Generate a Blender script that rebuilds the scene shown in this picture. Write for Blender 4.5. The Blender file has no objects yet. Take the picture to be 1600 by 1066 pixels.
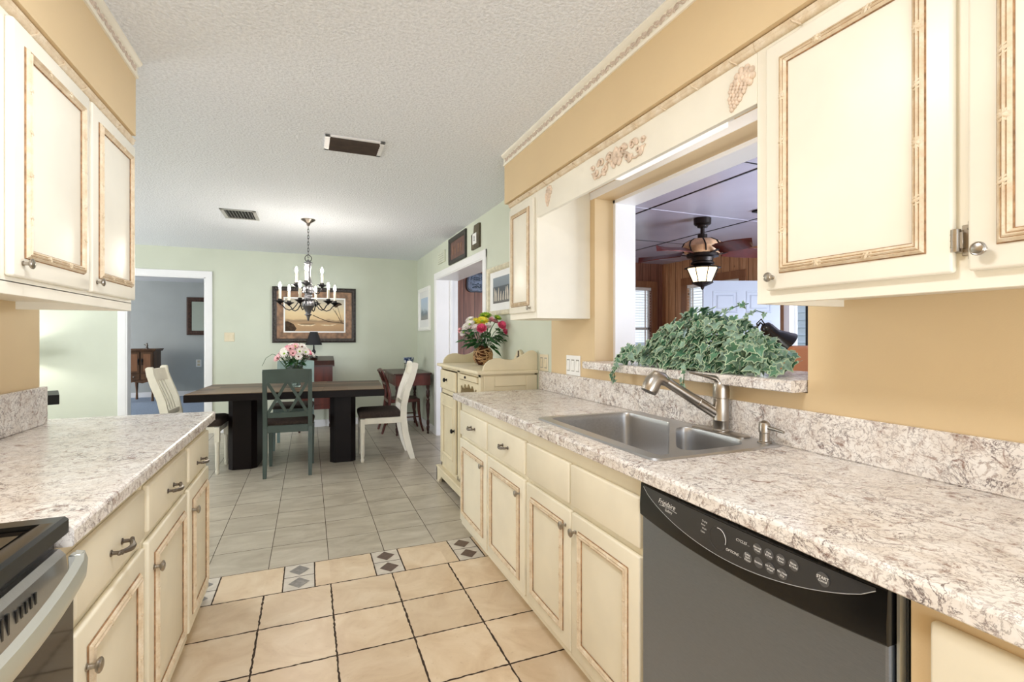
import bpy, bmesh, math, random
from mathutils import Vector, Matrix, Euler
PI = math.pi
random.seed(7)
C = bpy.context.scene.collection
SC = bpy.context.scene

# ---------------------------------------------------------------- camera
cam = bpy.data.cameras.new('camera'); camo = bpy.data.objects.new('camera', cam); C.objects.link(camo)
camo.location = (0, 0, 1.29); camo.rotation_euler = (PI/2, 0, -math.radians(22.246))
cam.sensor_width = 36; cam.lens = 775/1600*36; cam.shift_y = -8/1600; cam.clip_start = .02
SC.camera = camo
# ---------------------------------------------------------------- view, sky, lights
vs = SC.view_settings
vs.view_transform = 'Standard'; vs.look = 'None'; vs.gamma = 1; vs.exposure = 0.0
vs.use_curve_mapping = False
SC.cycles.use_denoising = True
SC.cycles.max_bounces = 10; SC.cycles.diffuse_bounces = 6
SC.cycles.sample_clamp_indirect = 6
wd = bpy.data.worlds.new('sky'); SC.world = wd; wd.use_nodes = True
bg = wd.node_tree.nodes['Background']; bg.inputs[0].default_value = (.83, .91, 1, 1); bg.inputs[1].default_value = 1.25

def area(name, loc, rot, sx, sy, power, col=(1, 1, 1)):
    l = bpy.data.lights.new(name, 'AREA'); l.shape = 'RECTANGLE'; l.size = sx; l.size_y = sy
    l.energy = power; l.color = col
    o = bpy.data.objects.new(name, l); C.objects.link(o); o.location = loc; o.rotation_euler = rot
    return o
def point(name, loc, power, col, r):
    l = bpy.data.lights.new(name, 'POINT'); l.energy = power; l.color = col; l.shadow_soft_size = r
    o = bpy.data.objects.new(name, l); C.objects.link(o); o.location = loc
    return o
WARM = (1, .95, .87)
area('kitchen_ceiling_light', (-.03, .88, 2.42), (0, 0, 0), .34, .34, 20, (.98, .985, 1))
area('kitchen_rear_fill', (.2, -1.9, .95), (PI/2+.8, 0, 0), 2.3, 1.6, 66, (.92, .96, 1))  # fill lamp added behind the camera, no window stands there
area('dining_left_fill', (-4.6, 5.2, 1.1), (0, -PI/2-.75, 0), 1.8, 2.6, 112, (.96, .98, 1))  # added fill from the unseen left side of the dining room
area('dining_ceiling_fill', (-1.9, 4.0, 2.42), (0, 0, 0), .5, .5, 20, (1, .985, .96))  # added fill under the dining ceiling, not a known fixture
area('sunroom_fill', (5.24, 1.5, 1.3), (0, PI/2+.3, -.6), 1.4, 2.3, 240, (.84, .90, 1))  # added fill that brightens the sunroom from out of view
area('bedroom_fill', (-5.9, 10.6, 1.4), (0, -PI/2-.2, 0), 1.4, 1.8, 85, (1, .98, .95))  # added fill that brightens the bedroom from out of view

# ---------------------------------------------------------------- helpers: objects
W = {}
def wm(o):
    return W[o.name] if o is not None else Matrix()
def thing(name, label, cat, loc=(0, 0, 0), rz=0, group=None):
    o = bpy.data.objects.new(name, None); C.objects.link(o)
    o.empty_display_size = .1
    o.location = loc; o.rotation_euler = (0, 0, rz); o['label'] = label; o['category'] = cat
    if group: o['group'] = group
    W[o.name] = Matrix.Translation(loc) @ Matrix.Rotation(rz, 4, 'Z')
    return o
def obj(name, bm, mats, parent=None, smooth=False, label=None):
    """link a bmesh (in world coordinates) as ONE mesh object"""
    if parent is not None:
        bm.transform(wm(parent).inverted())
    bmesh.ops.recalc_face_normals(bm, faces=bm.faces)
    me = bpy.data.meshes.new(name); bm.to_mesh(me); bm.free()
    for m in (mats if isinstance(mats, (list, tuple)) else [mats]): me.materials.append(m)
    if smooth:
        for p in me.polygons: p.use_smooth = True
        me.set_sharp_from_angle(angle=math.radians(smooth if smooth > 1 else 40))
    o = bpy.data.objects.new(name, me); C.objects.link(o)
    if parent is not None: o.parent = parent; W[o.name] = wm(parent).copy()
    else: W[o.name] = Matrix()
    if label: o['label'] = label
    return o
def tag(o, label, cat, group=None):
    o['label'] = label; o['category'] = cat
    if group: o['group'] = group
    return o
def struct(name, bm, mats, parent=None, smooth=False):
    o = obj(name, bm, mats, parent, smooth)
    if parent is None: o['kind'] = 'structure'
    return o
def dup(root, loc, rz, label=None, group=None):
    r = root.copy(); C.objects.link(r); r.location = loc; r.rotation_euler = (0, 0, rz)
    if label: r['label'] = label
    if group: r['group'] = group
    for ch in list(root.children):
        c = ch.copy(); C.objects.link(c); c.parent = r
        for g in list(ch.children):
            d = g.copy(); C.objects.link(d); d.parent = c
    return r
# ---------------------------------------------------------------- helpers: shapes
def B(): return bmesh.new()
def box(bm, x0, x1, y0, y1, z0, z1, bev=0, seg=1, mi=0, M=None):
    r = bmesh.ops.create_cube(bm, size=1)
    vs_ = r['verts']
    bmesh.ops.scale(bm, vec=(abs(x1-x0), abs(y1-y0), abs(z1-z0)), verts=vs_)
    bmesh.ops.translate(bm, vec=((x0+x1)/2, (y0+y1)/2, (z0+z1)/2), verts=vs_)
    fs = set(f for v in vs_ for f in v.link_faces)
    if bev > 0:
        es = list(set(e for v in vs_ for e in v.link_edges))
        q = bmesh.ops.bevel(bm, geom=es, offset=bev, segments=seg, affect='EDGES', profile=.5)
        fs = set(q['faces']) | set(f for f in fs if f.is_valid)
        for f in list(fs):
            for v in f.verts:
                for g in v.link_faces: fs.add(g)
    for f in fs: f.material_index = mi
    if M is not None:
        bmesh.ops.transform(bm, matrix=M, verts=list(set(v for f in fs for v in f.verts)))
    return fs
def ring_bridge(bm, rings, closed=True, cap0=True, cap1=True, mi=0):
    n = len(rings[0]); fs = []
    for a, b in zip(rings[:-1], rings[1:]):
        for i in range(n if closed else n-1):
            j = (i+1) % n
            try: fs.append(bm.faces.new((a[i], a[j], b[j], b[i])))
            except ValueError: pass
    if cap0: fs.append(bm.faces.new(list(reversed(rings[0]))))
    if cap1: fs.append(bm.faces.new(rings[-1]))
    for f in fs: f.material_index = mi
    return fs
def lathe(bm, prof, origin=(0, 0, 0), M=None, n=20, mi=0, sy=1.0):
    """prof [(r,z)] turned about local Z"""
    M = M or Matrix(); o = Vector(origin); rings = []
    for r, z in prof:
        r = max(r, 1e-4)
        rings.append([bm.verts.new(o + M @ Vector((r*math.cos(2*PI*i/n), sy*r*math.sin(2*PI*i/n), z))) for i in range(n)])
    return ring_bridge(bm, rings, True, True, True, mi)
def frame_of(d, up=None):
    d = d.normalized(); up = Vector(up) if up is not None else (Vector((0, 0, 1)) if abs(d.z) < .9 else Vector((1, 0, 0)))
    a = d.cross(up).normalized(); b = a.cross(d).normalized()
    return a, b
def tube(bm, pts, r, n=8, mi=0, cap=True, closed=False):
    pts = [Vector(p) for p in pts]; rings = []; m = len(pts); pa = None
    for i, p in enumerate(pts):
        if closed: d = pts[(i+1) % m]-pts[i-1]
        else: d = pts[min(i+1, m-1)]-pts[max(i-1, 0)]
        d.normalize()
        if pa is None: a, b = frame_of(d)
        else:
            a = pa - d*pa.dot(d)
            if a.length < 1e-5: a, b = frame_of(d)
            a.normalize(); b = a.cross(d).normalized()
        pa = a
        rr = r[i] if isinstance(r, (list, tuple)) else r
        rings.append([bm.verts.new(p + a*rr*math.cos(2*PI*k/n) + b*rr*math.sin(2*PI*k/n)) for k in range(n)])
    if closed: return ring_bridge(bm, rings+[rings[0]], True, False, False, mi)
    return ring_bridge(bm, rings, True, cap, cap, mi)
def beam(bm, p0, p1, w, h, up=None, mi=0):
    p0, p1 = Vector(p0), Vector(p1); a, b = frame_of(p1-p0, up)
    rs = [[bm.verts.new(p + a*sx*w/2 + b*sy*h/2) for sx, sy in ((-1, -1), (1, -1), (1, 1), (-1, 1))] for p in (p0, p1)]
    return ring_bridge(bm, rs, True, True, True, mi)
def post(bm, pts, mi=0):
    """pts [(x,y,z,wx,wy)] : horizontal rectangular sections"""
    rs = [[bm.verts.new((x+sx*wx/2, y+sy*wy/2, z)) for sx, sy in ((-1, -1), (1, -1), (1, 1), (-1, 1))] for x, y, z, wx, wy in pts]
    return ring_bridge(bm, rs, True, True, True, mi)
AX = {'X': lambda u, v, w: (w, u, v), 'Y': lambda u, v, w: (u, w, v), 'Z': lambda u, v, w: (u, v, w)}
def prism(bm, poly, axis, a, b, mi=0):
    """poly 2D, extruded along axis from a to b. X:(y,z) Y:(x,z) Z:(x,y)"""
    f = AX[axis]
    r0 = [bm.verts.new(f(u, v, a)) for u, v in poly]; r1 = [bm.verts.new(f(u, v, b)) for u, v in poly]
    return ring_bridge(bm, [r0, r1], True, True, True, mi)
def ball(bm, c, r, sc=(1, 1, 1), n=10, m=7, mi=0, M=None):
    M = M or Matrix(); c = Vector(c); rings = []
    for j in range(m+1):
        t = PI*j/m; rr = max(math.sin(t), 1e-3)
        rings.append([bm.verts.new(c + M @ Vector((r*sc[0]*rr*math.cos(2*PI*i/n), r*sc[1]*rr*math.sin(2*PI*i/n), -r*sc[2]*math.cos(t)))) for i in range(n)])
    return ring_bridge(bm, rings, True, True, True, mi)
def rrect(x0, x1, y0, y1, r, n=6):
    P = []
    for cx, cy, a0 in ((x1-r, y1-r, 0), (x0+r, y1-r, PI/2), (x0+r, y0+r, PI), (x1-r, y0+r, 3*PI/2)):
        for i in range(n+1):
            a = a0+PI/2*i/n; P.append((cx+r*math.cos(a), cy+r*math.sin(a)))
    return P
def Rm(axis_z, axis_x=None):
    """rotation taking local Z to axis_z"""
    z = Vector(axis_z).normalized()
    x = Vector(axis_x) if axis_x is not None else (Vector((1, 0, 0)) if abs(z.x) < .9 else Vector((0, 1, 0)))
    x = (x - z*x.dot(z)).normalized(); y = z.cross(x)
    return Matrix((x, y, z)).transposed().to_4x4()
def text_obj(name, s, size, loc, rot, m, parent, shear=0, align='CENTER', ext=.0003, sx=1, drape=None):
    cu = bpy.data.curves.new('lettering_curve', 'FONT'); cu.body = s; cu.size = size; cu.shear = shear
    cu.align_x = align; cu.align_y = 'CENTER'; cu.extrude = ext; cu.resolution_u = 3
    t = bpy.data.objects.new('tmp', cu); C.objects.link(t)
    dg = bpy.context.evaluated_depsgraph_get(); dg.update()
    me = bpy.data.meshes.new_from_object(t.evaluated_get(dg)); bpy.data.objects.remove(t); bpy.data.curves.remove(cu)
    bm = B(); bm.from_mesh(me); bpy.data.meshes.remove(me)
    bm.transform(Matrix.Translation(loc) @ rot @ Matrix.Diagonal((sx, 1, 1, 1)))
    if drape:
        for v in bm.verts: v.co.x = drape(v.co)
    return obj(name, bm, m, parent)

# ---------------------------------------------------------------- materials
def lin(c):
    return tuple(((v/255)/12.92 if v/255 <= .04045 else ((v/255+.055)/1.055)**2.4) for v in c)+(1,)
class NT:
    def __init__(s, name):
        s.m = bpy.data.materials.new(name); s.m.use_nodes = True; s.t = s.m.node_tree
        s.b = s.t.nodes['Principled BSDF']
    def n(s, ty, **k):
        x = s.t.nodes.new(ty)
        for a, v in k.items(): setattr(x, a, v)
        return x
    def l(s, a, b): s.t.links.new(a, b)
    def coord(s, scale=(1, 1, 1), which='Object', loc=(0, 0, 0), rot=(0, 0, 0)):
        tc = s.n('ShaderNodeTexCoord'); mp = s.n('ShaderNodeMapping')
        mp.inputs['Scale'].default_value = scale; mp.inputs['Location'].default_value = loc; mp.inputs['Rotation'].default_value = rot
        s.l(tc.outputs[which], mp.inputs['Vector']); return mp.outputs['Vector']
    def noise(s, v, scale, detail=4, rough=.5, dist=0):
        x = s.n('ShaderNodeTexNoise'); x.inputs['Scale'].default_value = scale; x.inputs['Detail'].default_value = detail
        x.inputs['Roughness'].default_value = rough; x.inputs['Distortion'].default_value = dist
        s.l(v, x.inputs['Vector']); return x.outputs['Fac']
    def ramp(s, f, stops, interp='LINEAR'):
        r = s.n('ShaderNodeValToRGB'); e = r.color_ramp; e.interpolation = interp
        while len(e.elements) < len(stops): e.elements.new(.5)
        for el, (p, c) in zip(e.elements, stops):
            el.position = p; el.color = c if len(c) == 4 else lin(c)
        s.l(f, r.inputs[0]); return r.outputs['Color']
    def mix(s, fac, a, b, mode='MIX'):
        x = s.n('ShaderNodeMix', data_type='RGBA', blend_type=mode)
        for sock, v in ((x.inputs[0], fac), (x.inputs[6], a), (x.inputs[7], b)):
            if isinstance(v, (int, float)): sock.default_value = v
            elif isinstance(v, tuple): sock.default_value = v if len(v) == 4 else lin(v)
            else: s.l(v, sock)
        return x.outputs[2]
    def math(s, op, a, b=None):
        x = s.n('ShaderNodeMath', operation=op)
        for i, v in enumerate((a, b)):
            if v is None: continue
            if isinstance(v, (int, float)): x.inputs[i].default_value = v
            else: s.l(v, x.inputs[i])
        return x.outputs[0]
    def bump(s, h, strength=.3, dist=.01):
        x = s.n('ShaderNodeBump'); x.inputs['Strength'].default_value = strength; x.inputs['Distance'].default_value = dist
        s.l(h, x.inputs['Height']); s.l(x.outputs['Normal'], s.b.inputs['Normal'])
    def done(s, col=None, rough=.5, metal=0, spec=.5):
        if col is not None:
            if isinstance(col, tuple): s.b.inputs['Base Color'].default_value = col if len(col) == 4 else lin(col)
            else: s.l(col, s.b.inputs['Base Color'])
        if isinstance(rough, (int, float)): s.b.inputs['Roughness'].default_value = rough
        else: s.l(rough, s.b.inputs['Roughness'])
        s.b.inputs['Metallic'].default_value = metal; s.b.inputs['Specular IOR Level'].default_value = spec
        return s.m
def paint(name, c, rough=.5, var=.05, scale=6, spec=.5, bump=0, bscale=150):
    k = NT(name); v = k.coord(); f = k.noise(v, scale, 3)
    lo = tuple(x*(1-var) for x in c); hi = tuple(min(255, x*(1+var)) for x in c)
    col = k.ramp(f, [(.3, lo), (.7, hi)])
    if bump: k.bump(k.noise(v, bscale, 2), bump, .004)
    return k.done(col, rough, 0, spec)
def metal(name, c, rough=.3, stretch=None):
    k = NT(name)
    if stretch:
        v = k.coord(stretch); f = k.noise(v, 40, 3)
        r = k.math('ADD', k.math('MULTIPLY', f, .16), rough-.08)
        return k.done(k.ramp(f, [(.3, tuple(x*.93 for x in c)), (.7, c)]), r, 1)
    return k.done(tuple(c), rough, 1)
def glow(name, c, s):
    k = NT(name); k.b.inputs['Emission Color'].default_value = lin(c); k.b.inputs['Emission Strength'].default_value = s
    return k.done(c, .5)
def wood(name, a, b, stretch=(30, 30, 2), rough=.4, scale=1.0, spec=.5):
    k = NT(name); v = k.coord(stretch); f = k.noise(v, scale, 5, .6, .4)
    return k.done(k.ramp(f, [(.25, a), (.55, tuple((x+y)/2 for x, y in zip(a, b))), (.75, b)]), rough, 0, spec)
def granite():
    k = NT('stone_laminate'); v = k.coord((1, 1, 1), rot=(.3, .2, .5))
    base = k.ramp(k.noise(v, 12, 5, .6, .6), [(.28, (222, 213, 204)), (.5, (238, 233, 228)), (.7, (248, 246, 243))])
    patch = k.ramp(k.noise(v, 24, 6, .72, 1.2), [(.54, (0, 0, 0, 1)), (.665, (1, 1, 1, 1))])
    c1 = k.mix(k.math('MULTIPLY', patch, .85), base, (136, 101, 84))
    def ridge(sc, dist, w, loc):
        vv = k.coord((1, 1, 1), rot=(.4, .7, .2), loc=loc)
        f = k.noise(vv, sc, 7, .62, dist); d = k.math('ABSOLUTE', k.math('SUBTRACT', f, .5))
        return k.ramp(d, [(0, (1, 1, 1, 1)), (w, (0, 0, 0, 1))])
    msk = k.ramp(k.noise(k.coord(loc=(3, 1, 2)), 7, 3), [(.38, (.15, .15, .15, 1)), (.6, (1, 1, 1, 1))])
    c2 = k.mix(k.math('MULTIPLY', k.math('MULTIPLY', ridge(16, .8, .020, (0, 0, 0)), msk), .95), c1, (74, 56, 58))
    c3 = k.mix(k.math('MULTIPLY', ridge(40, .6, .03, (5, 2, 1)), .55), c2, (112, 86, 82))
    sp = k.ramp(k.noise(v, 90, 3, .6), [(.62, (0, 0, 0, 1)), (.7, (1, 1, 1, 1))])
    c4 = k.mix(k.math('MULTIPLY', sp, .45), c3, (110, 86, 82))
    return k.done(c4, .24, 0, .5)
M = {}
M['granite'] = granite()
M['cream'] = paint('cream_cabinet_paint', (236, 229, 208), .38, .025, 4, .45)
M['cream_white'] = paint('ivory_cabinet_paint', (237, 232, 217), .36, .02, 4, .45)
M['hutch'] = paint('hutch_cream_paint', (224, 212, 182), .45, .03, 5, .4)
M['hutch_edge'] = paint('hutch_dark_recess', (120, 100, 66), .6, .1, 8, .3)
def antique():
    k = NT('antiqued_molding'); v = k.coord((1, 1, 1)); f = k.noise(v, 26, 5, .6); g = k.noise(v, 160, 3, .6)
    c = k.ramp(f, [(.3, (204, 182, 152)), (.5, (217, 199, 170)), (.7, (228, 215, 193))])
    c = k.mix(k.math('MULTIPLY', k.ramp(g, [(.5, (0, 0, 0, 1)), (.7, (1, 1, 1, 1))]), .22), c, (170, 140, 114))
    return k.done(c, .5, 0, .4)
M['antique'] = antique()
M['glaze'] = paint('brown_glaze', (150, 116, 84), .6, .2, 60, .2)
M['crown_relief'] = paint('off_white_relief', (208, 192, 178), .55, .06, 40, .3)
M['relief'] = paint('carved_relief_tan', (218, 198, 178), .55, .1, 40, .3)
M['tan'] = paint('tan_wall_paint', (217, 193, 153), .55, .015, 2, .35, .06, 260)
M['green'] = paint('sage_wall_paint', (208, 213, 197), .6, .015, 2, .3, .06, 260)
M['blue_wall'] = paint('grey_blue_wall', (182, 186, 184), .6, .02, 2, .3)
M['white'] = paint('white_trim_paint', (240, 240, 242), .35, .01, 3, .45)
M['door_white'] = paint('shaded_white_door_paint', (174, 184, 202), .4, .01, 3, .4)  # white door, its blue-grey shade is put into the colour
def ceilm():
    k = NT('textured_ceiling'); v = k.coord(); f = k.noise(v, 75, 3, .6); g = k.noise(v, 3, 3)
    c = k.ramp(f, [(.35, (224, 228, 234)), (.6, (240, 244, 250))])
    k.bump(f, .55, .02)
    return k.done(c, .85, 0, .2)
M['ceil'] = ceilm()
M['sun_ceil'] = paint('grey_violet_gloss_ceiling', (176, 174, 194), .25, .02, 2, .6)
def tilem(name, cs, sc, oy):
    k = NT(name); tc = k.n('ShaderNodeTexCoord')
    sn = k.n('ShaderNodeVectorMath', operation='SNAP'); sn.inputs[1].default_value = (.3125, .3125, 9)
    ad = k.n('ShaderNodeVectorMath', operation='ADD'); ad.inputs[1].default_value = (.208, oy, 0)
    k.l(tc.outputs['Object'], ad.inputs[0]); k.l(ad.outputs[0], sn.inputs[0])
    wn = k.n('ShaderNodeTexWhiteNoise'); k.l(sn.outputs[0], wn.inputs[0])
    off = k.n('ShaderNodeVectorMath', operation='MULTIPLY_ADD'); k.l(wn.outputs['Color'], off.inputs[0]); off.inputs[1].default_value = (7, 7, 7)
    k.l(tc.outputs['Object'], off.inputs[2]); v = off.outputs[0]
    mp = k.n('ShaderNodeMapping'); mp.inputs['Scale'].default_value = sc; k.l(v, mp.inputs[0])
    f = k.noise(mp.outputs[0], 5, 5, .6, .8)
    c = k.ramp(f, [(.28, cs[0]), (.5, cs[1]), (.72, cs[2])])
    tint = k.ramp(wn.outputs['Value'], [(0, (.90, .90, .90, 1)), (1, (1, 1, 1, 1))])
    c = k.mix(1.0, c, tint, 'MULTIPLY')
    sp = k.ramp(k.noise(v, 60, 3), [(.66, (0, 0, 0, 1)), (.75, (1, 1, 1, 1))])
    c = k.mix(k.math('MULTIPLY', sp, .18), c, (150, 110, 80))
    k.bump(f, .08, .006)
    return k.done(c, k.math('ADD', k.math('MULTIPLY', f, .2), .22), 0, .45)
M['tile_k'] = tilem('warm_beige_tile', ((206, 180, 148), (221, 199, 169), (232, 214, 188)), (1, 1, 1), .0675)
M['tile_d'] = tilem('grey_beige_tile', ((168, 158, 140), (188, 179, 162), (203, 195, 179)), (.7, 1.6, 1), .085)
M['grout'] = paint('dark_grout', (72, 60, 52), .9, .1, 20, .1)
M['border_light'] = paint('pale_marbled_insert', (206, 198, 186), .35, .05, 20)
M['diamond_grey'] = paint('grey_diamond_insert', (128, 124, 120), .35, .12, 50)
M['diamond_brown'] = paint('brown_diamond_insert', (94, 74, 64), .35, .12, 50)
M['steel'] = metal('brushed_steel', (196, 196, 197), .36, (2, 60, 2))
M['steel_dw'] = metal('dishwasher_steel', (146, 155, 168), .44, (2, 2, 40))
M['nickel'] = metal('brushed_nickel', (172, 165, 156), .28)
M['pewter'] = metal('dark_pewter', (120, 112, 104), .33)
M['black_gloss'] = NT('black_plastic').done((14, 14, 14), .22)
M['panel_dark'] = NT('charcoal_panel').done((52, 52, 53), .28)
M['black_glass'] = NT('black_glass').done((22, 17, 14), .06)
M['black_iron'] = NT('blackened_iron').done((34, 34, 36), .45, .6)
M['lettering'] = NT('white_lettering').done((232, 232, 230), .5)
M['candle'] = paint('candle_sleeve', (214, 206, 186), .6, .02)
M['bulb'] = glow('lit_bulb', (255, 246, 232), 250)
M['handle_silver'] = metal('silver_handle', (222, 226, 222), .42)
M['antique_iron'] = metal('silvered_iron', (120, 120, 124), .38)
M['tube'] = glow('lit_diffuser', (255, 252, 246), .5)
M['lantern'] = glow('lit_frosted_pane', (255, 232, 190), 2.6)
M['espresso'] = wood('espresso_wood', (14, 8, 8), (22, 13, 13), (3, 30, 3), .45, 1.0, .18)
def tabletop():
    k = NT('patchwork_plank_top'); tc = k.coord((1, 1, 1), loc=(.1, .05, 0))
    br = k.n('ShaderNodeTexBrick'); br.offset = .37; br.inputs['Scale'].default_value = 1
    br.inputs['Brick Width'].default_value = .62; br.inputs['Row Height'].default_value = .115; br.inputs['Mortar Size'].default_value = .0015
    br.inputs['Color1'].default_value = lin((54, 38, 32)); br.inputs['Color2'].default_value = lin((150, 124, 98)); br.inputs['Mortar'].default_value = lin((24, 16, 14))
    k.l(tc, br.inputs['Vector'])
    f = k.noise(k.coord((2, 40, 2)), 1.5, 5, .6)
    c = k.mix(k.math('MULTIPLY', f, .5), br.outputs['Color'], (74, 60, 52))
    return k.done(c, .42, 0, .3)
M['tabletop'] = tabletop()
M['teal'] = paint('blue_green_chair_paint', (66, 80, 75), .42, .05, 8)
M['teal_light'] = paint('pale_teal_chair_paint', (136, 158, 155), .42, .05, 8)
M['chair_white'] = paint('off_white_chair_paint', (231, 226, 212), .42, .03, 8)
M['cushion'] = paint('dark_brown_upholstery', (62, 52, 47), .85, .15, 60, .2)
M['mahogany'] = wood('mahogany', (58, 22, 15), (104, 44, 30), (12, 12, 2), .3)
M['dark_mahogany'] = wood('dark_mahogany', (40, 18, 14), (74, 34, 26), (12, 12, 2), .3)
M['oak'] = wood('brown_cabinet_wood', (74, 48, 28), (122, 82, 48), (10, 10, 2), .45)
def pine(name, cs):
    k = NT(name); v = k.coord((22, 22, 1.6)); f = k.noise(v, 1, 5, .62, .8)
    c = k.ramp(f, [(.25, cs[0]), (.5, cs[1]), (.75, cs[2])])
    s = k.n('ShaderNodeSeparateXYZ'); k.l(k.coord(), s.inputs[0])
    q = k.math('MODULO', k.math('ADD', k.math('ADD', s.outputs[0], s.outputs[1]), 10), .155)
    g = k.ramp(q, [(0, (1, 1, 1, 1)), (.006, (1, 1, 1, 1)), (.012, (0, 0, 0, 1))])
    c = k.mix(g, c, (58, 34, 20))
    kn = k.n('ShaderNodeTexVoronoi'); kn.inputs['Scale'].default_value = 3.2; k.l(k.coord((1, 1, .8)), kn.inputs['Vector'])
    kk = k.ramp(kn.outputs['Distance'], [(.03, (1, 1, 1, 1)), (.07, (0, 0, 0, 1))])
    c = k.mix(kk, c, (70, 38, 22))
    return k.done(c, .4, 0, .4)
M['pine'] = pine('knotty_pine_panel', ((158, 112, 78), (190, 142, 104), (212, 170, 132)))
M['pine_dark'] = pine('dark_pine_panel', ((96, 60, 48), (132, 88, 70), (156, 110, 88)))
M['pine_trim'] = wood('pine_trim', (124, 82, 54), (166, 116, 80), (14, 14, 2), .4)
M['carpet'] = paint('blue_grey_carpet', (150, 164, 184), .95, .08, 60, .1)
M['leaf1'] = paint('ivy_green', (72, 116, 88), .42, .2, 40)
M['leaf2'] = paint('ivy_deep_green', (48, 90, 62), .42, .2, 40)
M['leaf3'] = paint('ivy_grey_green', (120, 150, 132), .45, .18, 40)
M['leafrim'] = paint('ivy_cream_rim', (168, 188, 156), .5, .08, 40)
M['stem'] = paint('green_stem', (62, 98, 50), .6, .1, 30)
M['fol'] = paint('bouquet_leaf', (36, 88, 38), .4, .2, 40)
M['pink'] = paint('hot_pink_petal', (242, 112, 150), .5, .1, 60)
M['palepink'] = paint('pale_pink_petal', (240, 184, 190), .5, .08, 60)
M['petal'] = paint('white_petal', (245, 238, 234), .5, .04, 60)
M['yellow'] = paint('yellow_petal', (244, 226, 70), .5, .06, 60)
M['lime'] = paint('lime_petal', (150, 190, 50), .5, .1, 60)
M['heart'] = paint('brown_flower_centre', (110, 62, 44), .8, .2, 90)
M['vine'] = wood('woven_vine', (158, 112, 68), (230, 202, 156), (8, 8, 8), .6)
M['wicker_dark'] = paint('dark_vase_core', (82, 50, 30), .8, .2, 40, .2)
M['almond'] = paint('almond_plate', (226, 214, 186), .4, .02)
M['plate_white'] = paint('white_plate', (246, 246, 244), .35, .01)
M['fan_blade'] = wood('dark_red_blade', (66, 22, 18), (108, 40, 34), (6, 6, 6), .35)
M['fan_dark'] = NT('oil_bronze').done((30, 22, 20), .4, .5)
M['shell'] = paint('carved_shell_bowl', (200, 164, 128), .45, .16, 14)
M['leather'] = paint('burnt_orange_leather', (186, 128, 90), .5, .05, 5, .4)
M['siding'] = paint('pale_blue_siding', (214, 224, 238), .7, .03, 5, .2)
M['shingle'] = paint('weathered_roof', (150, 128, 122), .9, .15, 30, .1)
M['tree_green'] = paint('hedge_green', (120, 140, 110), .9, .2, 10, .1)
def glassm():
    k = NT('window_glass'); t = k.t; out = [n for n in t.nodes if n.type == 'OUTPUT_MATERIAL'][0]
    tr = k.n('ShaderNodeBsdfTransparent'); gl = k.n('ShaderNodeBsdfGlossy'); gl.inputs['Roughness'].default_value = .02
    mx = k.n('ShaderNodeMixShader'); mx.inputs[0].default_value = .05
    k.l(tr.outputs[0], mx.inputs[1]); k.l(gl.outputs[0], mx.inputs[2]); k.l(mx.outputs[0], out.inputs[0])
    return k.m
M['glass'] = glassm()
k_ = NT('clear_vase_glass'); k_.b.inputs['Transmission Weight'].default_value = .9; k_.b.inputs['IOR'].default_value = 1.2
M['vase_glass'] = k_.done((214, 226, 226), .04)
# ================================================================ THE SETTING
WX = 1.53; BY = 7.56
# ---- floor
def tiles(bm, xs, ys, gap, jag, mi, n):
    for x0, x1 in xs:
        for y0, y1 in ys:
            P = []
            a, b, c, d = x0+gap, x1-gap, y0+gap, y1-gap
            def J(): return random.uniform(-jag, jag)
            for i in range(n): P.append((a+(b-a)*i/n, c+(J() if i else 0)))
            for i in range(n): P.append((b+(J() if i else 0), c+(d-c)*i/n))
            for i in range(n): P.append((b-(b-a)*i/n, d+(J() if i else 0)))
            for i in range(n): P.append((a+(J() if i else 0), d-(d-c)*i/n))
            f = bm.faces.new([bm.verts.new((x, y, 0)) for x, y in P]); f.material_index = mi
PITCH = .3125
gx = lambda k: .1045+PITCH*k
bm = B()
box(bm, -5, 1.55, -2.2, 12.5, -.06, -.003, mi=2)
tiles(bm, [(gx(k), gx(k+1)) for k in range(-4, 5)], [(2.745-PITCH*(k+1), 2.745-PITCH*k) for k in range(0, 15)], .0038, .0022, 0, 22)
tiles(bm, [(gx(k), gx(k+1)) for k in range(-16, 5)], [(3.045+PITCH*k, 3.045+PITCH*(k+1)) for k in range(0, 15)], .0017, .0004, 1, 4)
# border row: beige tile, then a pair of diamond inserts, repeated
x = -.125-.4625*3
while x < 1.3:
    for q in range(2):
        y0 = 2.745+.15*q; y1 = y0+.15
        f = bm.faces.new([bm.verts.new(p) for p in ((x+.003, y0+.003, 0), (x+.15, y0+.003, 0), (x+.15, y1-.002, 0), (x+.003, y1-.002, 0))]); f.material_index = 3
        cx, cy = x+.0765, (y0+y1)/2
        f = bm.faces.new([bm.verts.new(p) for p in ((cx-.052, cy, .0012), (cx, cy-.060, .0012), (cx+.052, cy, .0012), (cx, cy+.060, .0012))]); f.material_index = 4 if x < .2 else 5
    tiles(bm, [(x+.1535, x+.4625)], [(2.745, 3.045)], .003, .0012, 0, 14)
    x += .4625
struct('floor', bm, [M['tile_k'], M['tile_d'], M['grout'], M['border_light'], M['diamond_grey'], M['diamond_brown']])
bm = B(); box(bm, -6.5, 0, BY+.1, 12.62, -.02, .004); struct('floor_bedroom_carpet', bm, M['carpet'])
bm = B(); box(bm, 1.56, 5.5, -1, 6.7, -.1, -.04); struct('floor_sunroom', bm, M['tile_d'])
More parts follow.
